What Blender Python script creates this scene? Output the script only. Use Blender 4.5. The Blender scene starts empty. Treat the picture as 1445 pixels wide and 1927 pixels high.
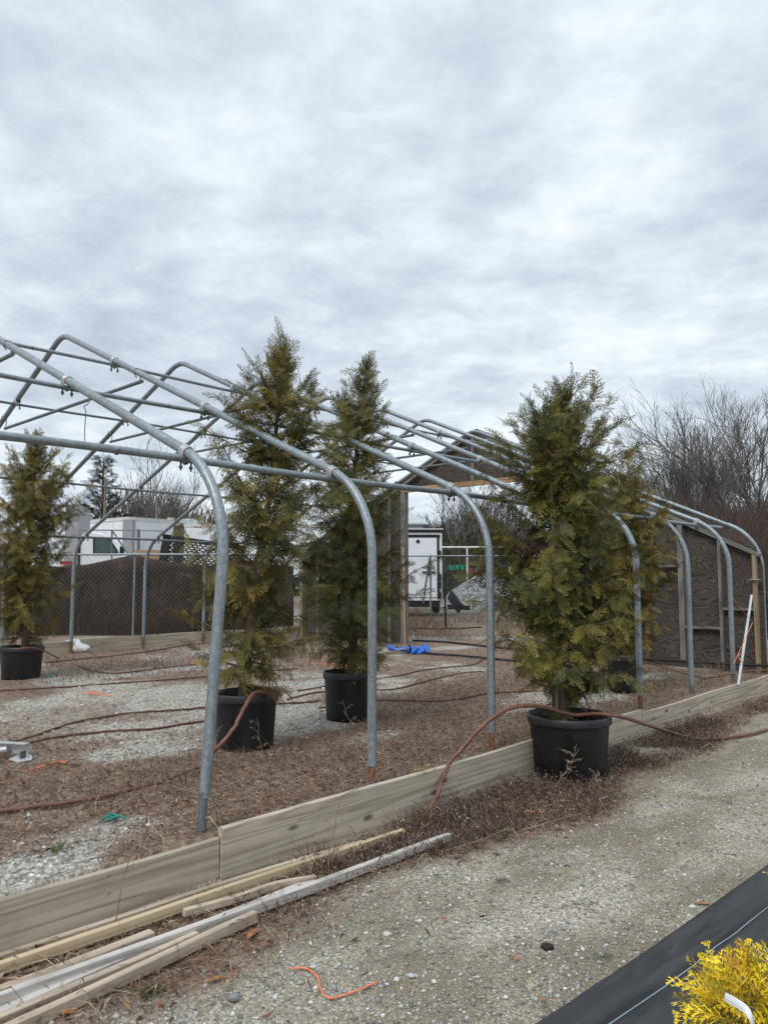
import bpy, math, random
import numpy as np
from mathutils import Vector, Matrix
R = math.radians
SC = bpy.context.scene
COL = SC.collection
random.seed(7); RNG = np.random.default_rng(7)

# ------------------------------------------------------------------ axes
# greenhouse axes: a runs along the house, b across it (both in metres)
YAW = R(43.03); SY, CY = math.sin(YAW), math.cos(YAW)
ROT = R(90 - 43.03)
def W(a, b, z=0.0): return (a*SY - b*CY, a*CY + b*SY, z)
def AB(X, Y): return (X*SY + Y*CY, -X*CY + Y*SY)
FILL = 0.235                       # raised fill inside the baseboards
EYE = 1.5

# ------------------------------------------------------------------ mesh helpers
class MB:
    def __init__(s): s.v = []; s.f = []; s.mi = []; s.sm = []
    def add(s, vs, fs, m=0, sm=False):
        o = len(s.v); s.v += [tuple(p) for p in vs]
        for f in fs: s.f.append(tuple(i+o for i in f)); s.mi.append(m); s.sm.append(sm)
    def box(s, c, d, rz=0, m=0, M=None):
        x, y, z = d[0]/2, d[1]/2, d[2]/2
        vs = [Vector((i*x, j*y, k*z)) for k in (-1, 1) for j in (-1, 1) for i in (-1, 1)]
        T = M if M is not None else Matrix.Rotation(rz, 3, 'Z')
        vs = [T @ v + Vector(c) for v in vs]
        s.add(vs, [(0,2,3,1),(4,5,7,6),(0,1,5,4),(1,3,7,5),(3,2,6,7),(2,0,4,6)], m)
    def beam(s, p, q, w, h, m=0, up=(0,0,1)):
        p, q = Vector(p), Vector(q); d = (q-p); L = d.length; x = d.normalized()
        u = Vector(up)
        if abs(x.dot(u)) > .98: u = Vector((1,0,0))
        y = u.cross(x).normalized(); z = x.cross(y)
        M = Matrix((x, y, z)).transposed()
        s.box((p+q)/2, (L, w, h), m=m, M=M)
    def tube(s, pts, r, n=8, m=0, cap=True, sm=True):
        pts = [Vector(p) for p in pts]; k = len(pts)
        if not hasattr(r, '__len__'): r = [r]*k
        t0 = (pts[1]-pts[0]).normalized()
        u = Vector((0,0,1)) if abs(t0.z) < .9 else Vector((1,0,0))
        nrm = (u - t0*u.dot(t0)).normalized()
        vs = []
        for i, p in enumerate(pts):
            if i == 0: t = t0
            elif i == k-1: t = (pts[i]-pts[i-1]).normalized()
            else:
                t = (pts[i+1]-pts[i-1])
                t = t.normalized() if t.length > 1e-9 else t0
            nrm = nrm - t*nrm.dot(t)
            nrm = nrm.normalized() if nrm.length > 1e-6 else t.orthogonal().normalized()
            b = t.cross(nrm)
            for j in range(n):
                a = 2*math.pi*j/n
                vs.append(p + (nrm*math.cos(a) + b*math.sin(a))*r[i])
        fs = [(i*n+j, i*n+(j+1) % n, (i+1)*n+(j+1) % n, (i+1)*n+j) for i in range(k-1) for j in range(n)]
        s.add(vs, fs, m, sm)
        if cap: s.add(vs[:n], [tuple(range(n-1, -1, -1))], m); s.add(vs[-n:], [tuple(range(n))], m)
    def lathe(s, prof, n=40, m=0, c=(0,0,0), sm=True):
        k = len(prof)
        vs = [(c[0]+r*math.cos(2*math.pi*j/n), c[1]+r*math.sin(2*math.pi*j/n), c[2]+z) for r, z in prof for j in range(n)]
        fs = [(i*n+j, i*n+(j+1) % n, (i+1)*n+(j+1) % n, (i+1)*n+j) for i in range(k-1) for j in range(n)]
        s.add(vs, fs, m, sm)
    def prism(s, poly, off, m=0):          # poly of 3D points, extruded by the vector off
        k = len(poly); off = Vector(off); P = [Vector(p) for p in poly]
        vs = P + [p+off for p in P]
        s.add(vs, [tuple(range(k-1, -1, -1)), tuple(range(k, 2*k))] + [(i, (i+1) % k, k+(i+1) % k, k+i) for i in range(k)], m)
    def build(s, name, mats, parent=None, loc=None, rz=None):
        me = bpy.data.meshes.new(name); me.from_pydata(s.v, [], s.f)
        if not isinstance(mats, (list, tuple)): mats = [mats]
        for m in mats: me.materials.append(m)
        me.polygons.foreach_set('material_index', s.mi); me.polygons.foreach_set('use_smooth', s.sm)
        me.update()
        return link(name, me, parent, loc, rz)

def link(name, me, parent=None, loc=None, rz=None):
    o = bpy.data.objects.new(name, me); COL.objects.link(o)
    if loc is not None: o.location = loc
    if rz is not None: o.rotation_euler = (0, 0, rz)
    if parent is not None: o.parent = parent
    return o
def tag(o, label=None, cat=None, group=None, kind=None):
    if label: o['label'] = label
    if cat: o['category'] = cat
    if group: o['group'] = group
    if kind: o['kind'] = kind
    return o
def empty(name, loc, rz=0.0):
    o = bpy.data.objects.new(name, None); COL.objects.link(o); o.location = loc; o.rotation_euler = (0,0,rz)
    o.empty_display_size = .2
    return o
def big_mesh(name, V, F, mat, tint=None, parent=None, smooth=False, loc=None, rz=None):
    """V (n,3) float array, F (m,k) int array with constant k, tint (n,3) colours per vertex"""
    me = bpy.data.meshes.new(name); n, (m, k) = len(V), F.shape
    me.vertices.add(n); me.vertices.foreach_set('co', np.ascontiguousarray(V, dtype=np.float32).ravel())
    me.loops.add(m*k); me.loops.foreach_set('vertex_index', np.ascontiguousarray(F, dtype=np.int32).ravel())
    me.polygons.add(m); me.polygons.foreach_set('loop_start', np.arange(0, m*k, k, dtype=np.int32))
    me.polygons.foreach_set('loop_total', np.full(m, k, dtype=np.int32))
    if smooth: me.polygons.foreach_set('use_smooth', np.ones(m, dtype=bool))
    if tint is not None:
        at = me.attributes.new('tint', 'FLOAT_COLOR', 'POINT')
        c = np.ones((n, 4), dtype=np.float32); c[:, :3] = tint; at.data.foreach_set('color', c.ravel())
    me.materials.append(mat); me.update(calc_edges=True); me.validate()
    return link(name, me, parent, loc, rz)
def spline(pts, n=8):
    P = [Vector(p) for p in pts]; out = []
    for i in range(len(P)-1):
        p0 = P[max(i-1, 0)]; p1 = P[i]; p2 = P[i+1]; p3 = P[min(i+2, len(P)-1)]
        for k in range(n):
            t = k/n
            out.append(.5*((2*p1) + (p2-p0)*t + (2*p0-5*p1+4*p2-p3)*t*t + (3*p1-p0-3*p2+p3)*t**3))
    return out + [P[-1]]
def vnoise(x, y, seed=0):                   # smooth value noise on arrays
    xi = np.floor(x).astype(np.int64); yi = np.floor(y).astype(np.int64); fx = x-xi; fy = y-yi
    def h(i, j):
        q = (i*374761393 + j*668265263 + seed*974634777) & 0xffffffff
        q = ((q ^ (q >> 13))*1274126177) & 0xffffffff
        return ((q ^ (q >> 16)) & 0xffff)/65535.0
    u = fx*fx*(3-2*fx); v = fy*fy*(3-2*fy)
    return (h(xi,yi)*(1-u)+h(xi+1,yi)*u)*(1-v) + (h(xi,yi+1)*(1-u)+h(xi+1,yi+1)*u)*v
def fbm(x, y, s=1.0, oc=4, seed=0):
    t = 0; a = .5; f = s; k = 0
    for i in range(oc): t = t + a*vnoise(x*f, y*f, seed+i); k += a; a *= .5; f *= 2.03
    return t/k

# ------------------------------------------------------------------ materials
def mat(name):
    m = bpy.data.materials.new(name); m.use_nodes = True; nt = m.node_tree
    return m, nt, nt.nodes['Principled BSDF'], nt.nodes['Material Output']
class N:
    def __init__(s, nt): s.nt = nt
    def __call__(s, typ, **kw):
        n = s.nt.nodes.new(typ)
        for k, v in kw.items():
            if k == 'ins':
                for kk, vv in v.items():
                    if hasattr(vv, 'is_linked') or isinstance(vv, bpy.types.NodeSocket): s.nt.links.new(vv, n.inputs[kk])
                    else: n.inputs[kk].default_value = vv
            else: setattr(n, k, v)
        return n
    def ramp(s, fac, stops):
        r = s.nt.nodes.new('ShaderNodeValToRGB'); s.nt.links.new(fac, r.inputs['Fac'])
        e = r.color_ramp.elements
        while len(e) < len(stops): e.new(.5)
        for i, (p, c) in enumerate(stops):
            e[i].position = p; e[i].color = (c[0], c[1], c[2], 1) if hasattr(c, '__len__') else (c, c, c, 1)
        return r.outputs['Color']
    def mix(s, f, a, b, bt='MIX'):
        n = s.nt.nodes.new('ShaderNodeMix'); n.data_type = 'RGBA'; n.blend_type = bt
        for k, v in ((0, f), (6, a), (7, b)):
            if isinstance(v, bpy.types.NodeSocket): s.nt.links.new(v, n.inputs[k])
            else: n.inputs[k].default_value = v if k == 0 else (*v[:3], 1)
        return n.outputs[2]
    def math(s, op, a, b=0.0, clamp=False):
        n = s.nt.nodes.new('ShaderNodeMath'); n.operation = op; n.use_clamp = clamp
        for k, v in ((0, a), (1, b)):
            if isinstance(v, bpy.types.NodeSocket): s.nt.links.new(v, n.inputs[k])
            else: n.inputs[k].default_value = v
        return n.outputs[0]
    def coord(s, scale=(1,1,1), rot=(0,0,0), loc=(0,0,0), out='Object'):
        tc = s.nt.nodes.new('ShaderNodeTexCoord'); mp = s.nt.nodes.new('ShaderNodeMapping')
        s.nt.links.new(tc.outputs[out], mp.inputs[0])
        mp.inputs['Scale'].default_value = scale; mp.inputs['Rotation'].default_value = rot; mp.inputs['Location'].default_value = loc
        return mp.outputs[0]
    def noise(s, vec, scale=5, det=4, rough=.55, dist=0.0):
        n = s.nt.nodes.new('ShaderNodeTexNoise'); s.nt.links.new(vec, n.inputs['Vector'])
        n.inputs['Scale'].default_value = scale; n.inputs['Detail'].default_value = det; n.inputs['Roughness'].default_value = rough; n.inputs['Distortion'].default_value = dist
        return n.outputs['Fac']
    def voro(s, vec, scale=5, feat='F1', rnd=1.0):
        n = s.nt.nodes.new('ShaderNodeTexVoronoi'); n.feature = feat; s.nt.links.new(vec, n.inputs['Vector'])
        n.inputs['Scale'].default_value = scale; n.inputs['Randomness'].default_value = rnd
        return n
    def bump(s, h, strength=.3, dist=.01, nrm=None):
        n = s.nt.nodes.new('ShaderNodeBump'); s.nt.links.new(h, n.inputs['Height'])
        n.inputs['Strength'].default_value = strength; n.inputs['Distance'].default_value = dist
        if nrm: s.nt.links.new(nrm, n.inputs['Normal'])
        return n.outputs[0]
def L(nt, a, b): nt.links.new(a, b)

def m_plain(name, c, rough=.6, metal=0.0, var=.25, scale=6, bump=.0, spec=.5, coat=0):
    m, nt, p, out = mat(name); n = N(nt); v = n.coord()
    f = n.noise(v, scale, 6, .65)
    lo = [x*(1-var) for x in c]; hi = [min(1, x*(1+var)) for x in c]
    L(nt, n.ramp(f, [(.3, lo), (.7, hi)]), p.inputs['Base Color'])
    p.inputs['Roughness'].default_value = rough; p.inputs['Metallic'].default_value = metal; p.inputs['Specular IOR Level'].default_value = spec
    if bump: L(nt, n.bump(f, bump, .01), p.inputs['Normal'])
    return m

def m_galv(name, c=(.26,.30,.325), dirt=.4):
    m, nt, p, out = mat(name); n = N(nt)
    v = n.coord(); spang = n.voro(v, 55); streak = n.noise(n.coord((30,30,2.2)), 1.0, 5, .7)
    big = n.noise(v, 2.3, 4, .6)
    col = n.ramp(n.math('ADD', n.math('MULTIPLY', spang.outputs['Color'], .35), n.math('MULTIPLY', streak, .75)),
                 [(.2, [x*.62 for x in c]), (.55, c), (.85, [min(1, x*1.45) for x in c])])
    drt = n.ramp(big, [(.45, 0), (.72, dirt)])
    L(nt, n.mix(drt, col, (.17,.165,.14)), p.inputs['Base Color'])
    p.inputs['Metallic'].default_value = .55
    L(nt, n.ramp(streak, [(.3, .38), (.7, .62)]), p.inputs['Roughness'])
    L(nt, n.bump(streak, .12, .004), p.inputs['Normal'])
    return m
def m_rust(name):
    m, nt, p, out = mat(name); n = N(nt); v = n.coord()
    f = n.noise(v, 38, 6, .7); g = n.noise(v, 9, 3)
    c = n.ramp(f, [(.3, (.06,.025,.015)), (.5, (.19,.075,.035)), (.7, (.30,.14,.07))])
    L(nt, n.mix(n.ramp(g, [(.52, 0), (.66, .7)]), c, (.27,.28,.28)), p.inputs['Base Color'])
    p.inputs['Roughness'].default_value = .85; L(nt, n.bump(f, .4, .004), p.inputs['Normal'])
    return m
def m_wood(name, light, dark, ring=9.0, along=1.0, knots=True, greyd=.25, bump=.25, seed=0.0, mottle=.5):
    """grain along the object's own x axis"""
    m, nt, p, out = mat(name); n = N(nt)
    warp = n.noise(n.coord((.9, 3.2, 3.2), loc=(seed, 0, 0)), 1.3, 3)
    big = n.noise(n.coord((along*.16, 1.6, 4.6), loc=(seed, seed*.7, seed*.3)), 1.0, 2.0, .4, .12)
    tri = n.math('PINGPONG', n.math('MULTIPLY', big, ring*2.2), .5)
    fine = n.noise(n.coord((2.2, 110, 110)), 1.0, 4, .65)
    t = n.math('ADD', n.math('MULTIPLY', tri, .7), n.math('MULTIPLY', fine, .65))
    c = n.ramp(t, [(.26, dark), (.45, [(a*2+b)/3 for a, b in zip(light, dark)]), (.62, light)])
    c = n.mix(n.ramp(warp, [(.35, 0), (.75, mottle)]), c, [x*.62 for x in light])
    if knots:
        k = n.voro(n.coord((2.2, 5.5, 5.5), loc=(seed*2, 0, 0)), 1.0)
        c = n.mix(n.ramp(k.outputs['Distance'], [(.05, .8), (.085, .5), (.12, 0)]), c, (.075,.05,.03))
    st = n.noise(n.coord((2.0, 2.0, 2.0), loc=(0, seed, 0)), 2.2, 5, .7)
    c = n.mix(n.ramp(st, [(.5, 0), (.75, greyd)]), c, (.10,.095,.08))
    L(nt, c, p.inputs['Base Color']); p.inputs['Roughness'].default_value = .85; p.inputs['Specular IOR Level'].default_value = .25
    L(nt, n.bump(t, bump, .004), p.inputs['Normal'])
    return m
def m_plywood(name):
    m, nt, p, out = mat(name); n = N(nt)
    # face veneer: wild cathedral figure running across the sheet, greyed by weather
    cs = n.coord((.5, .62, 1.0)); cx = nt.nodes.new('ShaderNodeSeparateXYZ'); L(nt, n.coord(), cx.inputs[0])
    big = n.noise(n.coord((1, .6, 2.3), loc=(3, 1, 2)), 1.25, 3.0, .5, .5)
    rings = n.math('PINGPONG', n.math('MULTIPLY', big, 36.0), .5)
    rings = n.math('MULTIPLY', rings, 1.7)
    fine = n.noise(n.coord((1, 5, 60)), 1.0, 4, .65)
    t = n.math('ADD', n.math('MULTIPLY', rings, .72), n.math('MULTIPLY', fine, .4))
    c = n.ramp(t, [(.12, (.034,.027,.022)), (.5, (.075,.064,.054)), (.8, (.12,.107,.093)), (1.0, (.17,.155,.137))])
    st = n.noise(n.coord((1, 1.1, .8), loc=(0, 5, 1)), 1.6, 5, .65)
    c = n.mix(n.ramp(st, [(.42, 0), (.72, .75)]), c, (.05,.04,.035))
    rd = n.noise(n.coord((1, 1, 1.6), loc=(9, 2, 4)), 1.9, 3, .6)
    c = n.mix(n.ramp(rd, [(.6, 0), (.74, .55)]), c, (.13,.06,.035))
    L(nt, c, p.inputs['Base Color']); p.inputs['Roughness'].default_value = .9; p.inputs['Specular IOR Level'].default_value = .2
    L(nt, n.bump(t, .35, .006), p.inputs['Normal'])
    return m
def m_tint(name, rough=.7, trans=0.0, spec=.3, noise=.0, bump=.0):
    m, nt, p, out = mat(name); n = N(nt)
    a = nt.nodes.new('ShaderNodeAttribute'); a.attribute_name = 'tint'
    col = a.outputs['Color']
    if noise:
        f = n.noise(n.coord(), noise, 4, .6); col = n.mix(.6, col, n.ramp(f, [(.3, .55), (.7, 1.0)]), 'MULTIPLY')
        if bump: L(nt, n.bump(f, bump, .01), p.inputs['Normal'])
    L(nt, col, p.inputs['Base Color'])
    p.inputs['Roughness'].default_value = rough; p.inputs['Specular IOR Level'].default_value = spec
    if trans:
        t = nt.nodes.new('ShaderNodeBsdfTranslucent'); L(nt, col, t.inputs['Color'])
        mx = nt.nodes.new('ShaderNodeMixShader'); mx.inputs[0].default_value = trans
        L(nt, p.outputs[0], mx.inputs[1]); L(nt, t.outputs[0], mx.inputs[2]); L(nt, mx.outputs[0], out.inputs['Surface'])
    return m
def m_bark(name, c1=(.055,.04,.03), c2=(.17,.125,.095)):
    m, nt, p, out = mat(name); n = N(nt)
    f = n.noise(n.coord((28, 28, 4)), 1.0, 6, .7)
    L(nt, n.ramp(f, [(.3, c1), (.7, c2)]), p.inputs['Base Color']); p.inputs['Roughness'].default_value = .9
    L(nt, n.bump(f, .6, .01), p.inputs['Normal'])
    return m

def m_ground():
    m, nt, p, out = mat('gravel_ground'); n = N(nt)
    v = n.coord()
    v1 = n.voro(v, 46); v2 = n.voro(v, 95); v3 = n.voro(v, 210)
    def stones(vo, lo, mid, hi):
        sp = nt.nodes.new('ShaderNodeSeparateColor'); L(nt, vo.outputs['Color'], sp.inputs[0])
        return n.ramp(sp.outputs[0], [(.0, lo), (.5, mid), (.85, hi), (1.0, [min(1, x*1.5) for x in hi])])
    s1 = stones(v1, (.11,.10,.085), (.30,.29,.26), (.52,.51,.48)); s2 = stones(v2, (.105,.095,.075), (.285,.272,.235), (.50,.49,.455)); s3 = stones(v3, (.095,.085,.065), (.26,.24,.195), (.46,.44,.39))
    nz = n.noise(n.coord((.55,1.15,1), loc=(2,0,0)), 1.25, 6, .64); dk = n.noise(n.coord((1,1,1), loc=(5,5,0)), 3.3, 5, .6); nz2 = n.noise(n.coord(loc=(4,9,0)), .55, 5, .65); nz3 = n.noise(n.coord((.8,1.3,1), loc=(7,2,0)), 2.4, 6, .7)
    fines = n.ramp(n.noise(v, 160, 3, .7), [(.3, (.095,.083,.062)), (.7, (.275,.25,.205))])
    drive = n.mix(n.ramp(nz3, [(.42, .75), (.62, .1)]), n.mix(.45, s3, s2), fines)
    drive = n.mix(n.ramp(nz, [(.46, 0), (.60, .85)]), drive, n.mix(.3, s2, (.62,.62,.62)))
    drive = n.mix(n.ramp(nz2, [(.5, 0), (.7, .5)]), drive, (.16,.148,.108))
    drive = n.mix(n.ramp(dk, [(.60, 0), (.72, .55)]), drive, (.115,.10,.075))
    drive = n.mix(1.0, drive, (1.03, .96, .85), 'MULTIPLY')
    grav = n.mix(.5, s1, s2)
    grav = n.mix(1.0, grav, (1.06, 1.0, .93), 'MULTIPLY')
    grav = n.mix(n.ramp(nz3, [(.45, 0), (.7, .35)]), grav, (.52,.52,.51))
    # litter: brown matted leaves, needles and stems
    fib = n.noise(n.coord((14, 60, 10), rot=(0,0,.5)), 1.0, 5, .75); fib2 = n.noise(n.coord((55, 16, 10), rot=(0,0,-.2)), 1.0, 5, .75)
    lit = n.ramp(n.math('MULTIPLY', n.math('ADD', fib, fib2), .5), [(.35, (.04,.022,.015)), (.48, (.165,.098,.064)), (.61, (.38,.285,.205))])
    at = nt.nodes.new('ShaderNodeAttribute'); at.attribute_name = 'tint'; sa = nt.nodes.new('ShaderNodeSeparateColor'); L(nt, at.outputs['Color'], sa.inputs[0])
    rag = n.noise(n.coord((1.2, .75, 1)), 9, 6, .75)
    lm = n.math('ADD', sa.outputs[0], n.math('MULTIPLY', n.math('SUBTRACT', rag, .5), .9))
    sx = nt.nodes.new('ShaderNodeSeparateXYZ'); L(nt, v, sx.inputs[0])
    inside = n.math('MULTIPLY', n.math('SUBTRACT', sx.outputs[1], 3.25), 40, True)
    lmi = n.ramp(lm, [(.22, 0), (.45, .45), (.75, .88)]); lme = lmi
    mi = n.mix(lmi, grav, lit); me_ = n.mix(lme, drive, lit)
    c = n.mix(inside, me_, mi)
    far = n.math('MULTIPLY', n.math('SUBTRACT', sx.outputs[0], 14), .12, True)
    c = n.mix(far, c, n.mix(n.ramp(lm, [(.4, .2), (.6, .9)]), (.24,.225,.19), (.11,.085,.055)))
    L(nt, c, p.inputs['Base Color']); p.inputs['Roughness'].default_value = .92; p.inputs['Specular IOR Level'].default_value = .2
    h = n.math('ADD', n.math('MULTIPLY', v2.outputs['Distance'], -.6), n.math('ADD', n.math('MULTIPLY', v1.outputs['Distance'], -.5), n.math('MULTIPLY', fib, .5)))
    L(nt, n.bump(h, .9, .012), p.inputs['Normal'])
    return m

M = dict(
 galv=m_galv('galvanized_pipe'), galv_dark=m_galv('galvanized_pipe_dull', (.16,.185,.20), .3), rust=m_rust('rusty_steel'),
 clamp=m_plain('bright_zinc', (.42,.43,.43), .45, .4), bolt=m_plain('dark_zinc', (.16,.15,.14), .5, .6),
 board=m_wood('treated_pine_board', (.57,.495,.395), (.27,.225,.17), 9, greyd=.2, mottle=.3),
 board_green=m_wood('greened_pine_board', (.52,.45,.35), (.24,.20,.15), 9, seed=3.3, greyd=.28, mottle=.35),
 board_far=m_wood('pale_pine_board', (.50,.44,.33), (.26,.22,.16), 9, seed=5.1),
 strip_cream=m_wood('cream_pine_strip', (.60,.505,.395), (.38,.30,.215), 10, knots=False, greyd=.4, seed=12.0, mottle=.4),
 strip_yel=m_wood('yellow_pine_strip', (.62,.49,.32), (.38,.275,.165), 10, knots=False, greyd=.25, seed=2.0, mottle=.3),
 strip_tan=m_wood('tan_pine_strip', (.54,.45,.35), (.30,.235,.17), 10, knots=False, greyd=.35, seed=4.0, mottle=.35),
 strip_grey=m_wood('bleached_grey_strip', (.58,.545,.51), (.33,.30,.275), 12, knots=False, greyd=.35, seed=6.0, mottle=.3),
 stud_tan=m_wood('tan_stud', (.36,.27,.17), (.2,.14,.085), 9, seed=1.0), stud_brown=m_wood('brown_stud', (.22,.13,.075), (.11,.06,.035), 9, seed=8.0),
 stud_grey=m_wood('grey_stud', (.22,.21,.195), (.09,.085,.08), 10, seed=7.0),
 ply=m_plywood('weathered_plywood'), ply_raw=m_wood('raw_edge_wood', (.42,.27,.15), (.25,.14,.07), 9, knots=False, seed=9.),
 pot=m_plain('black_pot_plastic', (.0045,.0048,.006), .42, 0, .35, 9, spec=.4), pot_rim=m_plain('scuffed_pot_rim', (.022,.024,.028), .45, 0, .5, 22),
 soil=m_plain('bark_soil', (.045,.027,.018), .95, 0, .7, 60, .8),
 bark=m_bark('conifer_bark', (.06,.04,.03), (.19,.13,.095)), twigbark=m_bark('grey_bark', (.105,.092,.084), (.20,.182,.17)), trunkbark=m_bark('dark_grey_bark', (.05,.042,.037), (.13,.112,.10)), cane=m_plain('bamboo_cane', (.38,.23,.09), .5, 0, .3, 30),
 stake=m_bark('weathered_stake', (.16,.11,.075), (.33,.25,.18)),
 tie=m_plain('green_tie_ribbon', (.01,.12,.08), .5),
 leaf=m_tint('conifer_foliage', .55, .22, .35), yel=m_tint('golden_foliage', .5, .25, .35),
 litter=m_tint('dead_litter', .9, .12, .15), stone=m_tint('loose_stone', .88, 0, .25), brush=m_tint('bare_twigs', .9, 0, .15),
 hose=m_plain('brown_hose', (.17,.075,.05), .5, 0, .3, 14), hose_dark=m_plain('rust_hose', (.12,.045,.032), .6, 0, .35, 10), blackhose=m_plain('black_hose', (.012,.012,.014), .4),
 tarp=m_plain('blue_tarp', (.02,.13,.52), .35, 0, .3, 8), black=m_plain('black_steel', (.006,.006,.007), .45, 0, .3, 8),
 white=m_plain('white_paint', (.72,.74,.76), .4, 0, .06, 3), white_dirty=m_plain('aged_white_panel', (.74,.77,.80), .5, 0, .1, 1.2), greyband=m_plain('grey_corner_panel', (.32,.32,.33), .6, 0, .2, 3),
 roofedge=m_plain('white_roof_edge', (.70,.69,.66), .6, 0, .15, 4), glass=m_plain('tinted_glass', (.012,.045,.042), .06, 0, .5, 5, spec=.8), rubber=m_plain('tyre_rubber', (.015,.015,.015), .8),
 bag=m_plain('white_plastic_bag', (.75,.76,.78), .35, 0, .1, 12), orange=m_plain('orange_twine', (.75,.22,.10), .6, 0, .25, 40), purple=m_plain('faded_rope', (.30,.24,.27), .8, 0, .3, 40),
 teal=m_plain('teal_ribbon', (.0,.20,.15), .45, 0, .3, 30), oak=m_plain('dry_oak_leaf', (.33,.135,.05), .7, 0, .3, 40), alu=m_plain('grey_aluminium', (.52,.53,.54), .42, .25, .15, 8),
 fabric=None, screen=None, ground=m_ground(), moss=m_tint('green_tuft', .8, .2, .2),
 shingle=m_plain('pale_shingle', (.42,.48,.48), .8), plank=m_plain('orange_planks', (.34,.21,.12), .8, 0, .3, 3), tagw=m_plain('white_label', (.8,.81,.82), .4, 0, .03), ink=m_plain('grey_print', (.35,.36,.42), .6),
 pilestone=None, greennet=m_plain('green_netting', (.02,.25,.15), .7), net=m_plain('rust_net', (.22,.07,.04), .8), seam=m_plain('pale_seam_thread', (.30,.42,.46), .6), red=m_plain('red_lamp', (.3,.012,.012), .3), cable=m_plain('pale_wire', (.55,.56,.55), .5), pole=m_plain('utility_pole_wood', (.2,.17,.15), .9),
)
def _fabric():
    m, nt, p, out = mat('woven_black_fabric'); n = N(nt)
    w = n.noise(n.coord((260, 260, 260)), 1.0, 2, .6); d = n.noise(n.coord((1.2, 6, 3)), 1.6, 6, .7)
    c = n.mix(n.ramp(d, [(.35, 0), (.75, .8)]), (.022,.023,.027), (.055,.055,.058))
    L(nt, c, p.inputs['Base Color']); p.inputs['Roughness'].default_value = .55; p.inputs['Specular IOR Level'].default_value = .4
    L(nt, n.bump(w, .25, .002, n.bump(d, .3, .02)), p.inputs['Normal'])
    return m
def _screen():
    m, nt, p, out = mat('wind_screen_fabric'); n = N(nt)
    f = n.noise(n.coord((1.3, 1, 1.0)), 1.4, 6, .68); g = n.noise(n.coord((26, 20, 5)), 1.0, 5, .7)
    c = n.ramp(f, [(.32, (.016,.014,.014)), (.55, (.05,.037,.031)), (.75, (.105,.074,.06))])
    c = n.mix(n.ramp(g, [(.45, 0), (.68, .55)]), c, (.14,.10,.078))
    L(nt, c, p.inputs['Base Color']); p.inputs['Roughness'].default_value = .95; p.inputs['Specular IOR Level'].default_value = .1
    return m
def _pile():
    m, nt, p, out = mat('crushed_stone_heap'); n = N(nt); v = n.voro(n.coord(), 13)
    sp = nt.nodes.new('ShaderNodeSeparateColor'); L(nt, v.outputs['Color'], sp.inputs[0])
    L(nt, n.ramp(sp.outputs[0], [(0, (.12,.125,.13)), (1, (.40,.41,.42))]), p.inputs['Base Color']); p.inputs['Roughness'].default_value = .9
    L(nt, n.bump(v.outputs['Distance'], 1, .1), p.inputs['Normal'])
    return m
def _pot():
    m, nt, p, out = mat('dusty_pot_plastic'); n = N(nt)
    d = n.noise(n.coord((3, 3, 2)), 2.2, 6, .7); f = n.noise(n.coord((40, 40, 9)), 1.0, 4, .7)
    c = n.mix(n.math('MULTIPLY', n.ramp(d, [(.5, 0), (.76, .4)]), n.ramp(f, [(.35, .2), (.65, 1)])), (.0045,.005,.0062), (.035,.033,.029))
    L(nt, c, p.inputs['Base Color']); L(nt, n.ramp(d, [(.4, .36), (.7, .65)]), p.inputs['Roughness']); L(nt, n.bump(f, .08, .004), p.inputs['Normal'])
    return m
M['pot'] = _pot()
M['fabric'] = _fabric(); M['screen'] = _screen(); M['pilestone'] = _pile()

# ================================================================== GROUND
def height(a, b):
    """terrain height on arrays of greenhouse axes"""
    a = np.asarray(a, float); b = np.asarray(b, float)
    X = a*SY - b*CY; Y = a*CY + b*SY
    inn = np.clip((b-3.268)/.025, 0, 1)
    z = FILL*inn
    amp = np.clip((np.abs(b-3.28)-.06)/.3, 0, 1)
    z = z + amp*(fbm(a, b, 1.6, 3, 5)-.5)*.035 + amp*(fbm(a, b, 9, 3, 9)-.5)*.014
    w = np.clip((Y-17.5)/9, 0, 1)*np.clip((-1.5-X)/3, 0, 1); z = z + w*w*(3-2*w)*.5
    far = np.clip((Y-45)/60, 0, 1); z = z + far*1.2*(fbm(X, Y, .02, 3, 2))
    return z
def hz(X, Y):
    a, b = AB(X, Y); return float(height(np.array([a]), np.array([b]))[0])
def axis(lo, hi, step, lo2, hi2, grow=1.22):
    xs = list(np.arange(lo, hi+1e-6, step)); s = step
    x = xs[-1]
    while x < hi2: s *= grow; x += s; xs.append(x)
    s = step; x = xs[0]; pre = []
    while x > lo2: s *= grow; x -= s; pre.append(x)
    return np.array(pre[::-1]+xs)
av = axis(.3, 9.5, .045, -260, 420); bv = axis(.9, 9.0, .045, -260, 420)
bv = np.sort(np.concatenate([bv[np.abs(bv-3.28) > .03], [3.262, 3.268, 3.293, 3.30]]))
A_, B_ = np.meshgrid(av, bv, indexing='ij'); na, nb = A_.shape
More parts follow.
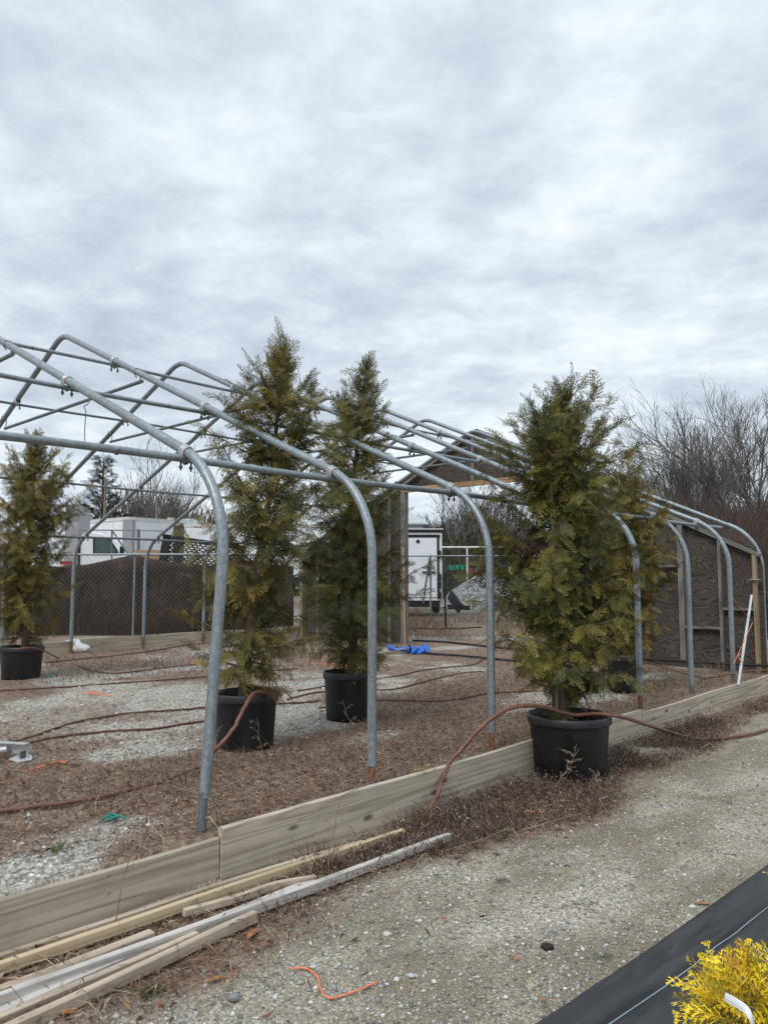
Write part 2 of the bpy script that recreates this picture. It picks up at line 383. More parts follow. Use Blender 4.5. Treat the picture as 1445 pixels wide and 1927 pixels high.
def litter_mask(a, b):
    f = fbm(a*.9, b*1.15, 1.0, 5, 77)
    ins = np.clip((f-.33)*4.6, .12, 1)
    def blob(ca, cb, ra, rb): return np.exp(-(((a-ca)/ra)**2+((b-cb)/rb)**2))
    ins = ins + .7*blob(2.6, 4.4, .7, .55) + .75*blob(4.4, 3.75, 1.3, .28) + .7*blob(6.0, 4.6, 1.1, .5) + .5*blob(5.4, 10.3, 2.6, .7) + .5*blob(8.5, 12.3, 3, .8)
    ins = ins - .6*blob(3.0, 6.9, .9, 1.1) - .8*blob(2.0, 3.75, .5, .28) - .7*blob(4.6, 4.3, .5, .22) - .7*blob(4.3, 7.8, .8, .7) - .5*blob(2.9, 5.3, .4, .35) - .4*blob(8.2, 6.6, 1.4, 1.0)
    edge = np.exp(-((b-3.0)/.30)**2)*np.clip((a-2.9)/.8, .35, 1)*np.where(a > 7.6, .8, 1.0)
    out = edge*1.0*(f > .40)*(.35+1.0*f) + .95*blob(4.55, 2.62, .55, .27) + .5*blob(3.6, 2.75, .4, .22) + .6*blob(6.6, 2.75, .8, .25) + .65*blob(1.75, 2.66, .6, .2) + .6*blob(1.7, 2.98, 1.2, .2) + .5*blob(3.0, 2.95, .5, .2) + .10*f
    return np.clip(np.where(b > 3.28, ins, out), 0, 1)
V = np.stack([A_, B_, height(A_, B_)], -1).reshape(-1, 3)
LM = litter_mask(A_, B_).ravel(); LM = np.stack([LM, LM*0, LM*0], -1)
ii, jj = np.meshgrid(np.arange(na-1), np.arange(nb-1), indexing='ij'); q = (ii*nb+jj).ravel()
F = np.stack([q, q+nb, q+nb+1, q+1], -1)
g_ = big_mesh('ground', V, F, M['ground'], LM, smooth=True, rz=ROT); tag(g_, kind='structure')

# ================================================================== BASEBOARDS
def board(a0, a1, b, z0, z1, label, m, group, th=.034, tilt=0.0, tilt_z=0.0, seed=0):
    """a plank standing on edge; slightly wavy top, rounded arris"""
    Lx = a1-a0; n = max(8, int(Lx/.12)); mb = MB(); rows = []
    rr = random.Random(seed)
    ph = [rr.uniform(0, 6.28) for _ in range(4)]
    for i in range(n+1):
        x = -Lx/2 + Lx*i/n
        wv = .005*math.sin(x*1.3+ph[0]) + .003*math.sin(x*3.1+ph[1]); bow = .006*math.sin(x*.9+ph[2])
        t = z1 - z0 + wv + tilt_z*x
        rows.append([(x, bow-th/2, 0), (x, bow-th/2, t-.006), (x, bow-th/2+.006, t), (x, bow+th/2-.006, t), (x, bow+th/2, t-.006), (x, bow+th/2, 0)])
    k = 6; mb.add([p for r in rows for p in r], [(i*k+j, i*k+j+1, (i+1)*k+j+1, (i+1)*k+j) for i in range(n) for j in range(k-1)] + [tuple(range(k)), tuple(range((n)*k+k-1, n*k-1, -1))])
    x, y, _ = W((a0+a1)/2, b)
    o = mb.build('baseboard', m, None, (x, y, z0), ROT+tilt)
    return tag(o, label, 'baseboard', group)
GB = 'pine baseboards edging the greenhouse'
board(-2.3, 2.315, 3.285, -.03, .222, 'weathered pine baseboard in the lower left corner, behind the pile of thin strips', M['board_green'], GB, seed=1)
board(2.322, 7.06, 3.281, -.05, .258, 'long pale pine baseboard with dark knots, passing behind the black pot outside the frame', M['board'], GB, seed=2, tilt_z=-.004)
board(7.07, 12.0, 3.285, -.04, .228, 'grey pine baseboard running from the potted tree outside to the right edge', M['board'], GB, seed=3)
board(-1.0, 6.04, 12.74, .2, .44, 'far pine baseboard behind the leftmost pot, ending under the white bag', M['board_far'], GB, seed=4)
board(6.09, 12.6, 12.74, .2, .455, 'far pine baseboard under the chain link fence, right of the white bag', M['board_far'], GB, seed=5)

# ================================================================== GREENHOUSE FRAME
BN, BR_, BF = 3.363, 8.03, 12.70
ZE, ZR = 2.21, 4.10; BE = 3.744
oL = {1:-.02, 2:-.116, 3:-.07, 4:-.05, 5:-.034, 6:.016, 7:.089, 8:.10}
oFoot = {1:-.10}
oR = {1:.0, 2:-.06, 3:.151, 4:.144, 5:.132, 6:-.01, 7:-.134, 8:-.03}
oF = {4:-.107, 5:0, 6:.041, 8:.05}
A0, SP = 1.171, 1.22
def hoop_a(n, b, z=9):
    base = A0+SP*n
    if b <= BR_: t = (b-BN)/(BR_-BN); a = base + oL.get(n,0)*(1-t)+oR.get(n,0)*t
    else: t = (b-BR_)/(BF-BR_); a = base + oR.get(n,0)*(1-t)+oF.get(n,0)*t
    if b < BN+.02 and n in oFoot: a += oFoot[n]*max(0, 1-(z-.2)/1.4)
    return a
TH = math.atan2(ZR-ZE, BR_-BE)*1.0
def rafter_z(b):
    d = abs(b-BR_); return ZR - (BR_-BE-(BR_-BE-d))*math.tan(TH)
def hoop_profile(foot_z):
    """half profile (offset from ridge d, z) from the near foot up to the ridge"""
    turn = math.pi/2-TH; Rr = (BE-BN)/(1-math.cos(turn)); z0 = ZE - Rr*math.sin(turn)
    pts = [(BN, foot_z)] + [(BN, foot_z+(z0-foot_z)*k/6) for k in range(1, 7)]
    for k in range(1, 11):
        t = turn*k/10; pts.append((BN+Rr*(1-math.cos(t)), z0+Rr*math.sin(t)))
    r = .16
    for k in range(1, 9):
        b = BE+(BR_-r-BE)*k/8; pts.append((b, rafter_z(b)))
    for k in range(1, 4):                                   # tight bend at the ridge
        u = k/3; b = BR_-r*(1-u); pts.append((b, rafter_z(b) - .034*u*u))
    return pts
frame = empty('greenhouse_frame', W(A0+SP*4.5, BR_, FILL), ROT)
fo = Vector((A0+SP*4.5, BR_, FILL))
tag(frame, 'bare galvanized steel greenhouse hoop frame without any covering, arching over the potted conifers', 'greenhouse frame')
sleeve_top = {1:.40, 2:.345, 3:.36, 4:.36, 5:.36, 6:.33, 7:.33}
for n in range(1, 9):
    fz = sleeve_top.get(n, .36) if n < 8 else .40
    half = hoop_profile(fz)
    pts = [(hoop_a(n, b, z), b, z) for b, z in half]
    far = [(hoop_a(n, 2*BR_-b), 2*BR_-b, z) for b, z in hoop_profile(.42)][::-1][1:]
    mb = MB(); mb.tube([Vector(p)-fo for p in pts+far], .0295, 12)
    hp = mb.build('hoop', M['galv'], frame)
    for b, z, rusty in ((BN, fz, n not in (1, 6, 7)), (BF, .42, True)):
        if n == 8: continue
        a = hoop_a(n, b, .3) if b < 5 else hoop_a(n, b)
        af = hoop_a(n, b, .15) if b < 5 else a
        s = MB(); s.tube([Vector((af, b, .05))-fo, Vector((a, b, z+.03))-fo], .0235, 12)
        s.build('ground_sleeve', M['rust'] if rusty else M['galv_dark'], hp)
pur = [(BE-.01, ZE-.052, .0215, .4, 10.62), (5.275, rafter_z(5.275)-.05, .0175, .9, 10.8), (6.84, rafter_z(6.84)-.048, .0165, 1.2, 10.8)]
PU = []
for b, z, r, a0, a1 in pur:
    PU.append((b, z, r, a0, a1, 0)); PU.append((2*BR_-b, z, r*.93, 1.4, 10.8, 1))
for b, z, r, a0, a1, farside in PU:
    pts = []
    na_ = 24
    for i in range(na_+1):
        a = a0+(a1-a0)*i/na_
        pts.append(Vector((a, b, z+.006*math.sin(a*2.1+b)))-fo)
    mb = MB(); mb.tube(pts, r, 10); pl = mb.build('purlin', M['galv_dark'] if farside else M['galv'], frame)
    for aj in (a0+1.55, a0+4.6, a0+7.7):                    # swaged joint with its screw
        j = MB(); j.tube([Vector((aj, b, z))-fo, Vector((aj+.012, b, z))-fo], r*1.06, 10); j.tube([Vector((aj+.006, b-r*.9, z+.002))-fo, Vector((aj+.006, b-r-.007, z+.002))-fo], .006, 6)
        j.build('pipe_joint', M['galv_dark'], pl)
    for n in range(1, 8):
        a = hoop_a(n, b)
        if not (a0 < a < a1): continue
        c = MB(); zc = rafter_z(b) if abs(b-BR_) < BR_-BE+.05 else z
        sgn = 1 if b < BR_ else -1
        dr = Vector((0, math.cos(TH)*sgn, math.sin(TH)*1.0)); side = Vector((1,0,0)); up = side.cross(dr)*sgn if sgn > 0 else dr.cross(side)*1.0
        up = Vector((0, -dr.z*sgn, dr.y*sgn))
        ctr = Vector((a, b, zc))-fo
        sec = [(-.026, -.001), (-.026, .004), (-.021, .007), (-.012, .006), (-.008, -.0005), (.008, -.0005), (.012, .006), (.021, .007), (.026, .004), (.026, -.001)]
        K = 18; vs_ = []                                    # saddle band with two raised straps round hoop and purlin
        for k in range(K):
            t = 2*math.pi*k/K
            for w_, h_ in sec:
                q = .0305+h_
                p = side*math.cos(t)*q + up*(math.sin(t)*q if math.sin(t) > -.2 else math.sin(t)*(.070+h_))
                vs_.append(ctr + dr*w_ + p)
        m_ = len(sec); c.add(vs_, [(k*m_+i_, ((k+1) % K)*m_+i_, ((k+1) % K)*m_+i_+1, k*m_+i_+1) for k in range(K) for i_ in range(m_-1)], sm=True)
        c.build('clamp', M['clamp'], pl)
        for off in (-.033, .033):
            d = MB(); d.tube([ctr+side*off-Vector((0,0,.04)), ctr+side*off-Vector((0,0,.085)), ctr+side*off-Vector((0,0,.0851)), ctr+side*off-Vector((0,0,.1)), ctr+side*off-Vector((0,0,.1001)), ctr+side*off-Vector((0,0,.112))], [.006,.006,.012,.012,.006,.006], 6)
            d.build('clamp_bolt', M['bolt'], pl)
for n in range(1, 8):                                       # horizontal collar ties hung under the rafters
    b0, b1 = 6.36, 2*BR_-6.36-.06; z = 3.30+.02*math.sin(n*3)
    mb = MB(); mb.tube([Vector((hoop_a(n, b0)+.03, b0, z))-fo, Vector((hoop_a(n, b1)+.03, b1, z))-fo], .0175, 10)
    ct = mb.build('collar_tie', M['galv_dark'], frame)
    for b in (b0+.03, b1-.03):
        h = MB(); zr = rafter_z(b); a = hoop_a(n, b)
        h.tube([Vector((a+.03, b, z-.02))-fo, Vector((a+.028, b, z+.03))-fo, Vector((a+.034, b, zr-.02))-fo, Vector((a+.02, b, zr+.035))-fo, Vector((a-.02, b, zr+.035))-fo, Vector((a-.034, b, zr-.02))-fo, Vector((a-.01, b, z+.03))-fo], .0055, 6)
        h.build('hanger', M['bolt'], ct)

# ================================================================== END WALL
wall = empty('end_wall', W(10.97, BR_, FILL), ROT)
tag(wall, 'weathered grey plywood end wall with studs, gable and open doorway closing the hoop frame', 'end wall')
wo = Vector((10.97, BR_, FILL))
def hoop_z(b):
    d = abs(b-BR_); bb = BR_-d
    if bb >= BE: return rafter_z(bb)+.035
    turn = math.pi/2-TH; Rr = (BE-BN)/(1-math.cos(turn)); z0 = ZE-Rr*math.sin(turn)
    t = math.acos(max(-1, min(1, 1-(bb-BN)/Rr))); return z0+Rr*math.sin(t)+.02
def ply(b0, b1, zb, cut=None):
    bs = [b0+(b1-b0)*k/14 for k in range(15)]
    if b0 < BR_ < b1: bs = sorted(bs+[BR_])
    top = [(0.0, b, min(hoop_z(b), cut or 99)) for b in bs]
    poly = [Vector((11.0, b, z))-wo for _, b, z in top[::-1]] + [Vector((11.0, b0, zb))-wo, Vector((11.0, b1, zb))-wo]
    mb = MB(); mb.prism(poly, (.014, 0, 0)); return mb.build('plywood_panel', M['ply'], wall)
DL, DR = 9.62, 6.44                                         # doorway between these
ply(BN-.02, 4.405, .20); ply(4.412, 5.62, .18); ply(5.627, DR-.02, .2)
ply(DR-.02+.007, 8.02, 3.12); ply(8.027, DL+.02, 3.12)
ply(DL+.027, 10.84, .18); ply(10.847, BF+.02, .18)
def member(name, p, q, w, h, m):
    mb = MB(); p = Vector(p)-wo; q = Vector(q)-wo; d = q-p; Lx = d.length
    # own axes: x along the member, so the grain runs with it
    mb.box((0,0,0), (Lx, w, h)); o = mb.build(name, m, wall)
    x = d.normalized(); u = Vector((1,0,0)); y = u.cross(x)
    y = y.normalized(); z = x.cross(y); o.matrix_local = Matrix.Translation((p+q)/2) @ Matrix((x, y, z)).transposed().to_4x4()
    return o
def wz(b): return 1.80+.49*(min(b, 2*BR_-b)-3.40)           # underside line of the wall rafters
member('end_post', (10.955, 3.43, .24), (10.955, 3.43, 1.80), .045, .09, M['stud_tan'])
for b, m, w in ((3.88, 'stud_grey', .042), (4.42, 'stud_grey', .075), (4.93, 'stud_brown', .05), (5.62, 'stud_grey', .045)):
    member('stud', (10.955, b, .24), (10.955, b, wz(b)-.02), w, .085, M[m])
for b, m, w in ((10.05, 'stud_grey', .05), (10.45, 'stud_grey', .05), (10.84, 'stud_grey', .05), (11.5, 'stud_grey', .05), (12.1, 'stud_grey', .05), (12.6, 'stud_tan', .05)):
    member('stud', (10.955, b, .24), (10.955, b, wz(b)-.02), w, .085, M[m])
for b in (DL+.06, DR-.06): member('door_post', (10.94, b, .15), (10.94, b, 3.2), .10, .11, M['stud_grey'])
for b0, b1, z in ((3.455, 3.855, 1.07), (3.905, 4.38, .80), (4.46, 4.905, 1.66), (4.955, 5.595, 1.2), (10.075, 10.425, 1.5), (10.475, 10.81, .95), (10.87, 11.47, 1.5), (11.53, 12.07, 1.1)):
    member('rail', (10.955, b0, z), (10.955, b1, z), .035, .075, M['stud_grey'])
for s in (0, 1):
    f_ = (lambda b: b) if s == 0 else (lambda b: 2*BR_-b)
    member('wall_rafter', (10.95, f_(3.36), 1.79), (10.95, f_(8.01), wz(8.01)), .045, .085, M['stud_grey'])
member('header', (10.94, DR-.1, 3.15), (10.94, DL+.1, 3.15), .085, .09, M['ply_raw'])
member('king_post', (10.955, BR_+.03, 3.2), (10.955, BR_+.03, 4.05), .05, .085, M['stud_grey'])
member('bottom_plate', (10.955, 3.36, .20), (10.955, DR-.02, .20), .06, .1, M['stud_brown'])
member('bottom_plate', (10.955, DL+.12, .20), (10.955, BF, .20), .06, .1, M['stud_grey'])
mb = MB(); mb.box(Vector((10.9, 3.415, 1.47))-wo, (.09, .12, .012)); mb.build('pipe_strap', M['clamp'], wall)

# ================================================================== LOOSE STRIPS OF LUMBER
def strip(p, q, label, m, w=.036, h=.034, ext=1.0, z=.03, zq=None, seed=0):
    p, q = Vector(p), Vector(q); d = (q-p); d.z = 0; u = d.normalized(); p = p-u*ext
    Lx = (q-p).length; rr = random.Random(seed); n = 14; mb = MB()
    f1, f2 = rr.uniform(-.008, .008), rr.uniform(-.006, .006)
    sec = [(-w/2, -h/2), (w/2, -h/2), (w/2, h/2-.003), (w/2-.003, h/2), (-w/2+.003, h/2), (-w/2, h/2-.003)]
    vs = []
    for i in range(n+1):
        t = i/n; x = -Lx/2+Lx*t; by = f1*math.sin(t*5+seed)+f2*math.sin(t*11); bz = .005*math.sin(t*7+seed*2) + ((zq-z)*t if zq is not None else 0)
        vs += [(x, y+by, zz+bz) for y, zz in sec]
    k = len(sec); mb.add(vs, [(i*k+j, i*k+(j+1) % k, (i+1)*k+(j+1) % k, (i+1)*k+j) for i in range(n) for j in range(k)] + [tuple(range(k-1, -1, -1)), tuple(range(n*k, n*k+k))])
    c = (p+q)/2; o = mb.build('wood_strip', m, None, (c.x, c.y, z), math.atan2(d.y, d.x))
    return tag(o, label, 'wood strip', 'thin strips of lumber heaped along the baseboard')
strip((-1.504, 3.149, 0.03), (-0.12, 4.43, 0.03), 'brownish wood strip lying closest to the baseboard in the heap', M['strip_tan'], .03, .03, z=.022, seed=1)
strip((-1.448, 3.038, 0.03), (0.109, 4.592, 0.03), 'long yellow wood strip beside the one closest to the baseboard, with a clean bright face', M['strip_yel'], .03, .042, z=.034, seed=2)
strip((-1.371, 2.88, 0.05), (-0.962, 3.318, 0.05), 'short tan wood strip lying between the yellow strip and the long grey one', M['strip_tan'], .05, .03, z=.028, seed=3)
strip((-1.328, 2.793, 0.05), (0.369, 4.501, 0.03), 'long bleached grey wood strip whose end reaches farthest right', M['strip_grey'], .032, .042, z=.055, zq=.03, seed=4)
strip((-1.31, 2.759, 0.03), (-0.347, 3.926, 0.03), 'grey wood strip lying flat under the long bleached one', M['strip_grey'], .04, .026, z=.018, seed=5)
strip((-1.284, 2.708, 0.03), (-0.78, 3.32, 0.03), 'tan wood strip, second nearest the drive, its end short of the cream one', M['strip_tan'], .032, .03, z=.026, seed=6)
strip((-1.241, 2.621, 0.03), (-0.554, 3.475, 0.03), 'cream wood strip lying nearest to the gravel drive and the fallen oak leaf', M['strip_cream'], .034, .042, z=.03, seed=7)

strip((-0.884, 3.528, 0.03), (-0.342, 3.927, 0.04), 'pale strip lying alongside the far half of the long bleached grey one', M['strip_cream'], .03, .03, ext=0, z=.03, seed=8)

# ================================================================== LANDSCAPE FABRIC
aa = np.arange(.4, 12, .07); prof = [(1.43,.004),(1.41,.018),(1.40,.045),(1.37,.062),(1.33,.068),(1.27,.066),(1.235,.056),(1.22,.04),(1.205,.052),(1.16,.058),(1.10,.05),(1.05,.04),(1.0,.018),(.95,.012),(.9,.02),(.87,.055),(.83,.085),(.78,.1),(.73,.09),(.69,.06),(.67,.02),(.6,.012),(.5,.03),(.38,.05),(.2,.03),(0,.02),(-.5,.02)]
bb = np.concatenate([np.linspace(prof[i][0], prof[i+1][0], 4)[:-1] for i in range(len(prof)-1)]+[[prof[-1][0]]])
zz = np.interp(-bb, [-p[0] for p in prof], [p[1] for p in prof])
AA, BB = np.meshgrid(aa, bb, indexing='ij'); ZZ = np.repeat(zz[None, :], len(aa), 0)
wr = (fbm(AA*.9+BB*2.2, BB*7-AA*.8, 1.0, 4, 31)-.5); topm = np.clip((1.40-BB)/.05, 0, 1)
ZZ = ZZ + topm*wr*.085*np.clip(.4+fbm(AA, BB, .8, 2, 3), 0, 1.2)
cre = np.exp(-((BB-1.30+.10*(AA-3.0))/.010)**2)*np.exp(-((AA-2.95)/.35)**2); ZZ = ZZ - cre*.05 + .03*np.exp(-((BB-1.315+.10*(AA-3.0))/.02)**2)*np.exp(-((AA-2.95)/.35)**2)
BO = BB + (-.0625*(AA-2.3)+.045) + .012*np.sin(AA*1.7)*np.clip((BB-1.0)/.3, 0, 1)
V = np.stack([AA-3.5, BO-1.0, ZZ], -1).reshape(-1, 3); k = len(bb)
ii, jj = np.meshgrid(np.arange(len(aa)-1), np.arange(k-1), indexing='ij'); q = (ii*k+jj).ravel()
fab = big_mesh('landscape_fabric', V, np.stack([q, q+k, q+k+1, q+1][::-1], -1), M['fabric'], smooth=True, loc=W(3.5, 1.0, .006), rz=ROT)
so = fab.modifiers.new('thickness', 'SOLIDIFY'); so.thickness = .004; so.offset = -1
tag(fab, 'black woven landscape fabric with pale seam threads in the lower right corner', 'weed fabric')
for b0, r in ((1.218, .0022), (1.07, .0014)):
    j = int(np.argmin(np.abs(bb-b0))); mb = MB(); mb.tube([(AA[i, j]-3.5, BO[i, j]-1.0, ZZ[i, j]+.003) for i in range(0, len(aa), 1)], r, 5); mb.build('seam_thread', M['seam'], fab)

# ================================================================== CONIFERS IN POTS
def frond(seed, nsec=7, nter=2, width=.46, thread=False):
    """flat fern-like spray of scale foliage, 1 long, growing along +x"""
    r = random.Random(seed); V = []; F = []
    def blade(p, d, L_, w):
        d = d/np.linalg.norm(d); s = np.array([-d[1], d[0], 0])
        o = len(V); V.extend([p, p+d*L_*.32+s*w, p+d*L_, p+d*L_*.32-s*w]); F.append((o, o+1, o+2, o+3))
    sec = [(0, 0, 0)]
    x = 0.0; bend = r.uniform(-.18, .18); ax = lambda t: np.array([t, bend*t*t, 0])
    for i in range(6):
        a, b = ax(i/6), ax((i+1)/6); w = .011*(1-i/7); o = len(V)
        V.extend([a+[0,w,0], a-[0,w,0], b-[0,w*.85,0], b+[0,w*.85,0]]); F.append((o, o+1, o+2, o+3))
    for i in range(nsec):
        for sd in (-1, 1):
            t = (i+.55+(.25 if sd > 0 else -.1)+r.uniform(-.12, .12))/nsec*.97
            if t > .985: continue
            env = (min(1, (t+.10)/.36))**.8*(1-t)**.62
            Ls = width*env*r.uniform(.72, 1.15)+.05
            an = R(r.uniform(30, 46))*sd; d = np.array([math.cos(an), math.sin(an), 0]); p = ax(t)
            n = max(2, int(round(Ls/.11))) if not thread else 2
            w0 = .0145 if not thread else .0135
            blade(p, d, Ls, w0*1.25)
            for k in range(min(n, nter+2)):
                tt = (k+.6)/(n+.3)
                for s2 in (-1, 1):
                    if r.random() < (.1 if not thread else .35): continue
                    a2 = an+R(r.uniform(30, 48))*s2; q = p+d*Ls*tt
                    blade(q, np.array([math.cos(a2), math.sin(a2), 0]), (.10*(1-tt*.4))*r.uniform(.75, 1.3)*(.6+.6*env), w0)
    blade(ax(.93), np.array([1, bend*2, 0]), .12, .011)
    V = np.array(V); dr = r.uniform(.10, .32); cup = r.uniform(-.35, .25)
    V[:, 2] = -dr*V[:, 0]**2 - cup*V[:, 1]**2 + .025*np.sin(V[:, 0]*9+seed)
    return V, np.array(F)
FRONDS = [frond(s) for s in range(7)]
THREADS = [frond(40+s, 5, 1, .42, True) for s in range(5)]

def place_fronds(P, D, NR, S, T, temps):
    """P positions, D growth directions, NR approximate plane normals, S lengths, T tints"""
    Vs, Fs, Cs = [], [], []; off = 0; n = len(P); pick = RNG.integers(0, len(temps), n)
    for ti, (tv, tf) in enumerate(temps):
        ix = np.where(pick == ti)[0]
        if not len(ix): continue
        x = D[ix]/np.linalg.norm(D[ix], axis=1, keepdims=True)
        y = np.cross(NR[ix], x); y /= np.linalg.norm(y, axis=1, keepdims=True)+1e-9; z = np.cross(x, y)
        B = np.stack([x, y, z], 1)                          # rows
        v = np.einsum('nk,fkj->fnj', tv, B)*S[ix][:, None, None]+P[ix][:, None, :]
        m = len(tv); Vs.append(v.reshape(-1, 3))
        Fs.append((tf[None]+(np.arange(len(ix))*m)[:, None, None]).reshape(-1, 4)+off); off += len(ix)*m
        sh = 1+ .35*(tv[:, 0]-.4)                            # younger tips are paler
        c = T[ix][:, None, :]*sh[None, :, None]; Cs.append(np.repeat(c, 1, 1).reshape(-1, 3))
    return np.concatenate(Vs), np.concatenate(Fs), np.concatenate(Cs)

def interp(tab, z): return float(np.interp(z, [t[0] for t in tab], [t[1] for t in tab]))
PAL = np.array([(.050,.058,.020), (.088,.088,.022), (.145,.126,.027), (.205,.162,.034), (.255,.190,.046), (.064,.082,.032)])
def make_pot(root, r, h, feet=False):
    mb = MB(); t = .012; rb = r*.84
    mb.lathe([(0, .012), (rb*.9, .012), (rb, 0), (rb+.004, .03), (r*.93, h*.80), (r*.945, h*.86), (r*.945, h-.055), (r*.90, h-.055), (rb*.96, h*.5), (0, h*.5)], 48)
    pot = mb.build('pot', M['pot'], root)
    rm = MB(); rm.lathe([(r*.93, h-.06), (r*.985, h-.062), (r, h-.05), (r, h-.012), (r*.985, h), (r*.95, h), (r*.93, h-.012), (r*.91, h-.06)], 48)
    rm.build('pot_rim', M['pot_rim'], pot)
    if feet:
        for a in range(6):
            ft = MB(); an = a*math.pi/3+.45; ft.box((rb*1.0*math.cos(an), rb*1.0*math.sin(an), .045), (.05, .10, .088), an); ft.build('pot_foot', M['pot'], pot)
    s = MB(); rings = [(0.02, .03), (r*.3, .022), (r*.6, .008), (r*.93, -.01)]; n = 36; vs = []; fs = []
    rr = random.Random(int(r*1000))
    for rad, z in rings:
        for j in range(n): vs.append((rad*math.cos(6.2832*j/n), rad*math.sin(6.2832*j/n), h-.085+z+rr.uniform(-.012, .012)))
    fs = [(i*n+j, i*n+(j+1) % n, (i+1)*n+(j+1) % n, (i+1)*n+j) for i in range(len(rings)-1) for j in range(n)]; fs.append(tuple(range(n)))
    s.add(vs, fs, sm=True); s.build('soil', M['soil'], root)

def conifer(loc, pr, ph, H, lean, prof, nb, label, seed, feet=False, stake=False, twin=False, leaders=(), tint=(1,1,1), fr=(.09, .215), low=.0, bare_low=0.0, open_=1.0):
    """potted arborvitae. lean: (height, x shift) table, prof: (height, radius) table; heights from the pot base"""
    rr = random.Random(seed); root = empty('potted_conifer', loc)
    tag(root, label, 'conifer', 'conifers in black nursery pots')
    make_pot(root, pr, ph, feet)
    zt = ph-.07; Tm = MB()
    wob = [(rr.uniform(0, 6.28), rr.uniform(.008, .02)) for _ in range(4)]
    def axis_(z):
        f = (z-zt)/(H-zt)
        return Vector((interp(lean, z)+wob[0][1]*math.sin(z*3+wob[0][0]), wob[1][1]*math.sin(z*2.3+wob[1][0]), z))
    r0 = .043*(H/3)
    zs = [zt-.02+(H-zt)*k/26 for k in range(27)]
    Tm.tube([axis_(z) for z in zs], [max(.004, r0*(1.25 if i == 0 else 1)*(1-(i/26))**.8) for i in range(27)], 9)
    if twin:
        Tm.tube([axis_(z)+Vector((-.045-.03*math.sin(z*1.4), -.03, 0)) for z in zs[:17]], [max(.005, .017*(1-i/19)) for i in range(17)], 7)
    P, D, NR, S, T = [], [], [], [], []
    def spray(p, d, nrm, s, c): P.append(p); D.append(d); NR.append(nrm); S.append(s); T.append(c)
    def colour(dead=.006):
        c = PAL[min(5, max(0, int(rr.gauss(2.1, 1.35))))]*rr.uniform(.75, 1.3)*np.array(tint)
        if rr.random() < dead: c = np.array((.27,.115,.03))*rr.uniform(.5, 1.1)
        return c
    def limb(z, az, L_, el, thick, tip_up=.0, dens=1.0):
        st = axis_(z); h = Vector((math.cos(az), math.sin(az), 0)); n = 7; pts = [st]; el0 = el; d = None
        for k in range(n):
            e = el0+tip_up*(k/n)+rr.uniform(-.12, .12); a_ = rr.uniform(-.14, .14); hh = Vector((math.cos(az+a_), math.sin(az+a_), 0))
            pts.append(pts[-1]+(hh*math.cos(e)+Vector((0,0,math.sin(e))))*L_/n)
        Tm.tube(pts, [max(.0016, thick*(1-i/(n+.6))) for i in range(n+1)], 5, cap=False)
        # sprays alternate along the outer part of the limb
        cb = colour()
        m = max(5, int(L_*38*dens))
        for k in range(m):
            t = .14+.86*(k+rr.random())/m; i = min(n-1, int(t*n)); f = t*n-i
            p = pts[i].lerp(pts[i+1], f); dv = (pts[i+1]-pts[i]).normalized(); sd = 1 if k % 2 else -1
            side = dv.cross(Vector((0,0,1))).normalized()*sd
            g = rr.uniform(-1.25, .1)*(1.0 if z < H*.7 else .45) + (.25 if z > H*.75 else 0)
            d = dv*rr.uniform(.35, 1.0)+side*rr.uniform(.25, 1.0)+Vector((0,0,g))
            nr = Vector((rr.gauss(0,.5), rr.gauss(0,.5), rr.uniform(.1, 1.0)))+h*rr.uniform(.2, 1.7)
            c = (cb*.5+colour()*.5)*rr.uniform(.6, 1.55) if rr.random() > .008 else np.array((.25,.105,.03))
            s = rr.uniform(*fr)*(.72+.45*(1-t))*(.72 if z > H*.80 else 1)*(.8 if c[0] > 2*c[1] else 1)
            spray(p, d, nr, s, c)
        spray(pts[-1]-(pts[-1]-pts[-2])*.6, (pts[-1]-pts[-2])+Vector((0,0,rr.uniform(-.02,.02))), Vector((rr.gauss(0,.7), rr.gauss(0,.7), 1)), rr.uniform(*fr)*1.0, cb)
    ga = 2.399963
    for i in range(nb):
        t = (i+.5)/nb; z = zt+.10+low+(H-zt-.16-low)*(t**.92)
        f = (z-zt)/(H-zt); rad = interp(prof, z)*rr.choice((.55, .75, .9, 1.0, 1.12, 1.2))*rr.uniform(.9, 1.08)
        if rr.random() < .09: rad *= 1.22
        if math.sin((i*ga+seed) % 6.2832) < -.25 and f < .66 and rr.random() < .38: rad *= .6
        el = R(12+50*f**1.2+rr.uniform(-22, 20)); L_ = max(.08, rad/max(.42, math.cos(el)))*.9; L_ = min(L_, (H-z)*.9+.10)
        limb((z-math.sin(max(0, el))*L_*.45 if f > .3 else z)+rr.uniform(-.06, .06), i*ga+rr.uniform(-1.1, 1.1)+seed, L_, el, .0105*(1-f)**.6+.003, tip_up=rr.uniform(-.15, .45), dens=open_*(1.0 if f > .2 else 1-bare_low))
    for z, az, L_, el in leaders: limb(z, az, L_, el, .008, tip_up=.25, dens=1.15)
    # leader shoot
    top = axis_(H)
    for k in range(15):
        z = H-.36+.36*(k+.5)/15; az = k*ga; p = axis_(min(z, H))
        spray(p, Vector((math.cos(az)*.55, math.sin(az)*.55, 1.0)), Vector((math.sin(az), -math.cos(az), .3)), .055+.10*(1-k/15), colour(0))
    for k in range(3): spray(axis_(H-.02), Vector((rr.uniform(-.4,.4), rr.uniform(-.4,.4), 1)), Vector((1, rr.uniform(-1,1), 0)), .07, colour(0))
    V, F, C = place_fronds(np.array(P, float), np.array(D, float), np.array(NR, float), np.array(S), np.array(T), FRONDS)
    big_mesh('crown', V, F, M['leaf'], C, root)
    Tm.build('trunk', M['bark'], root)
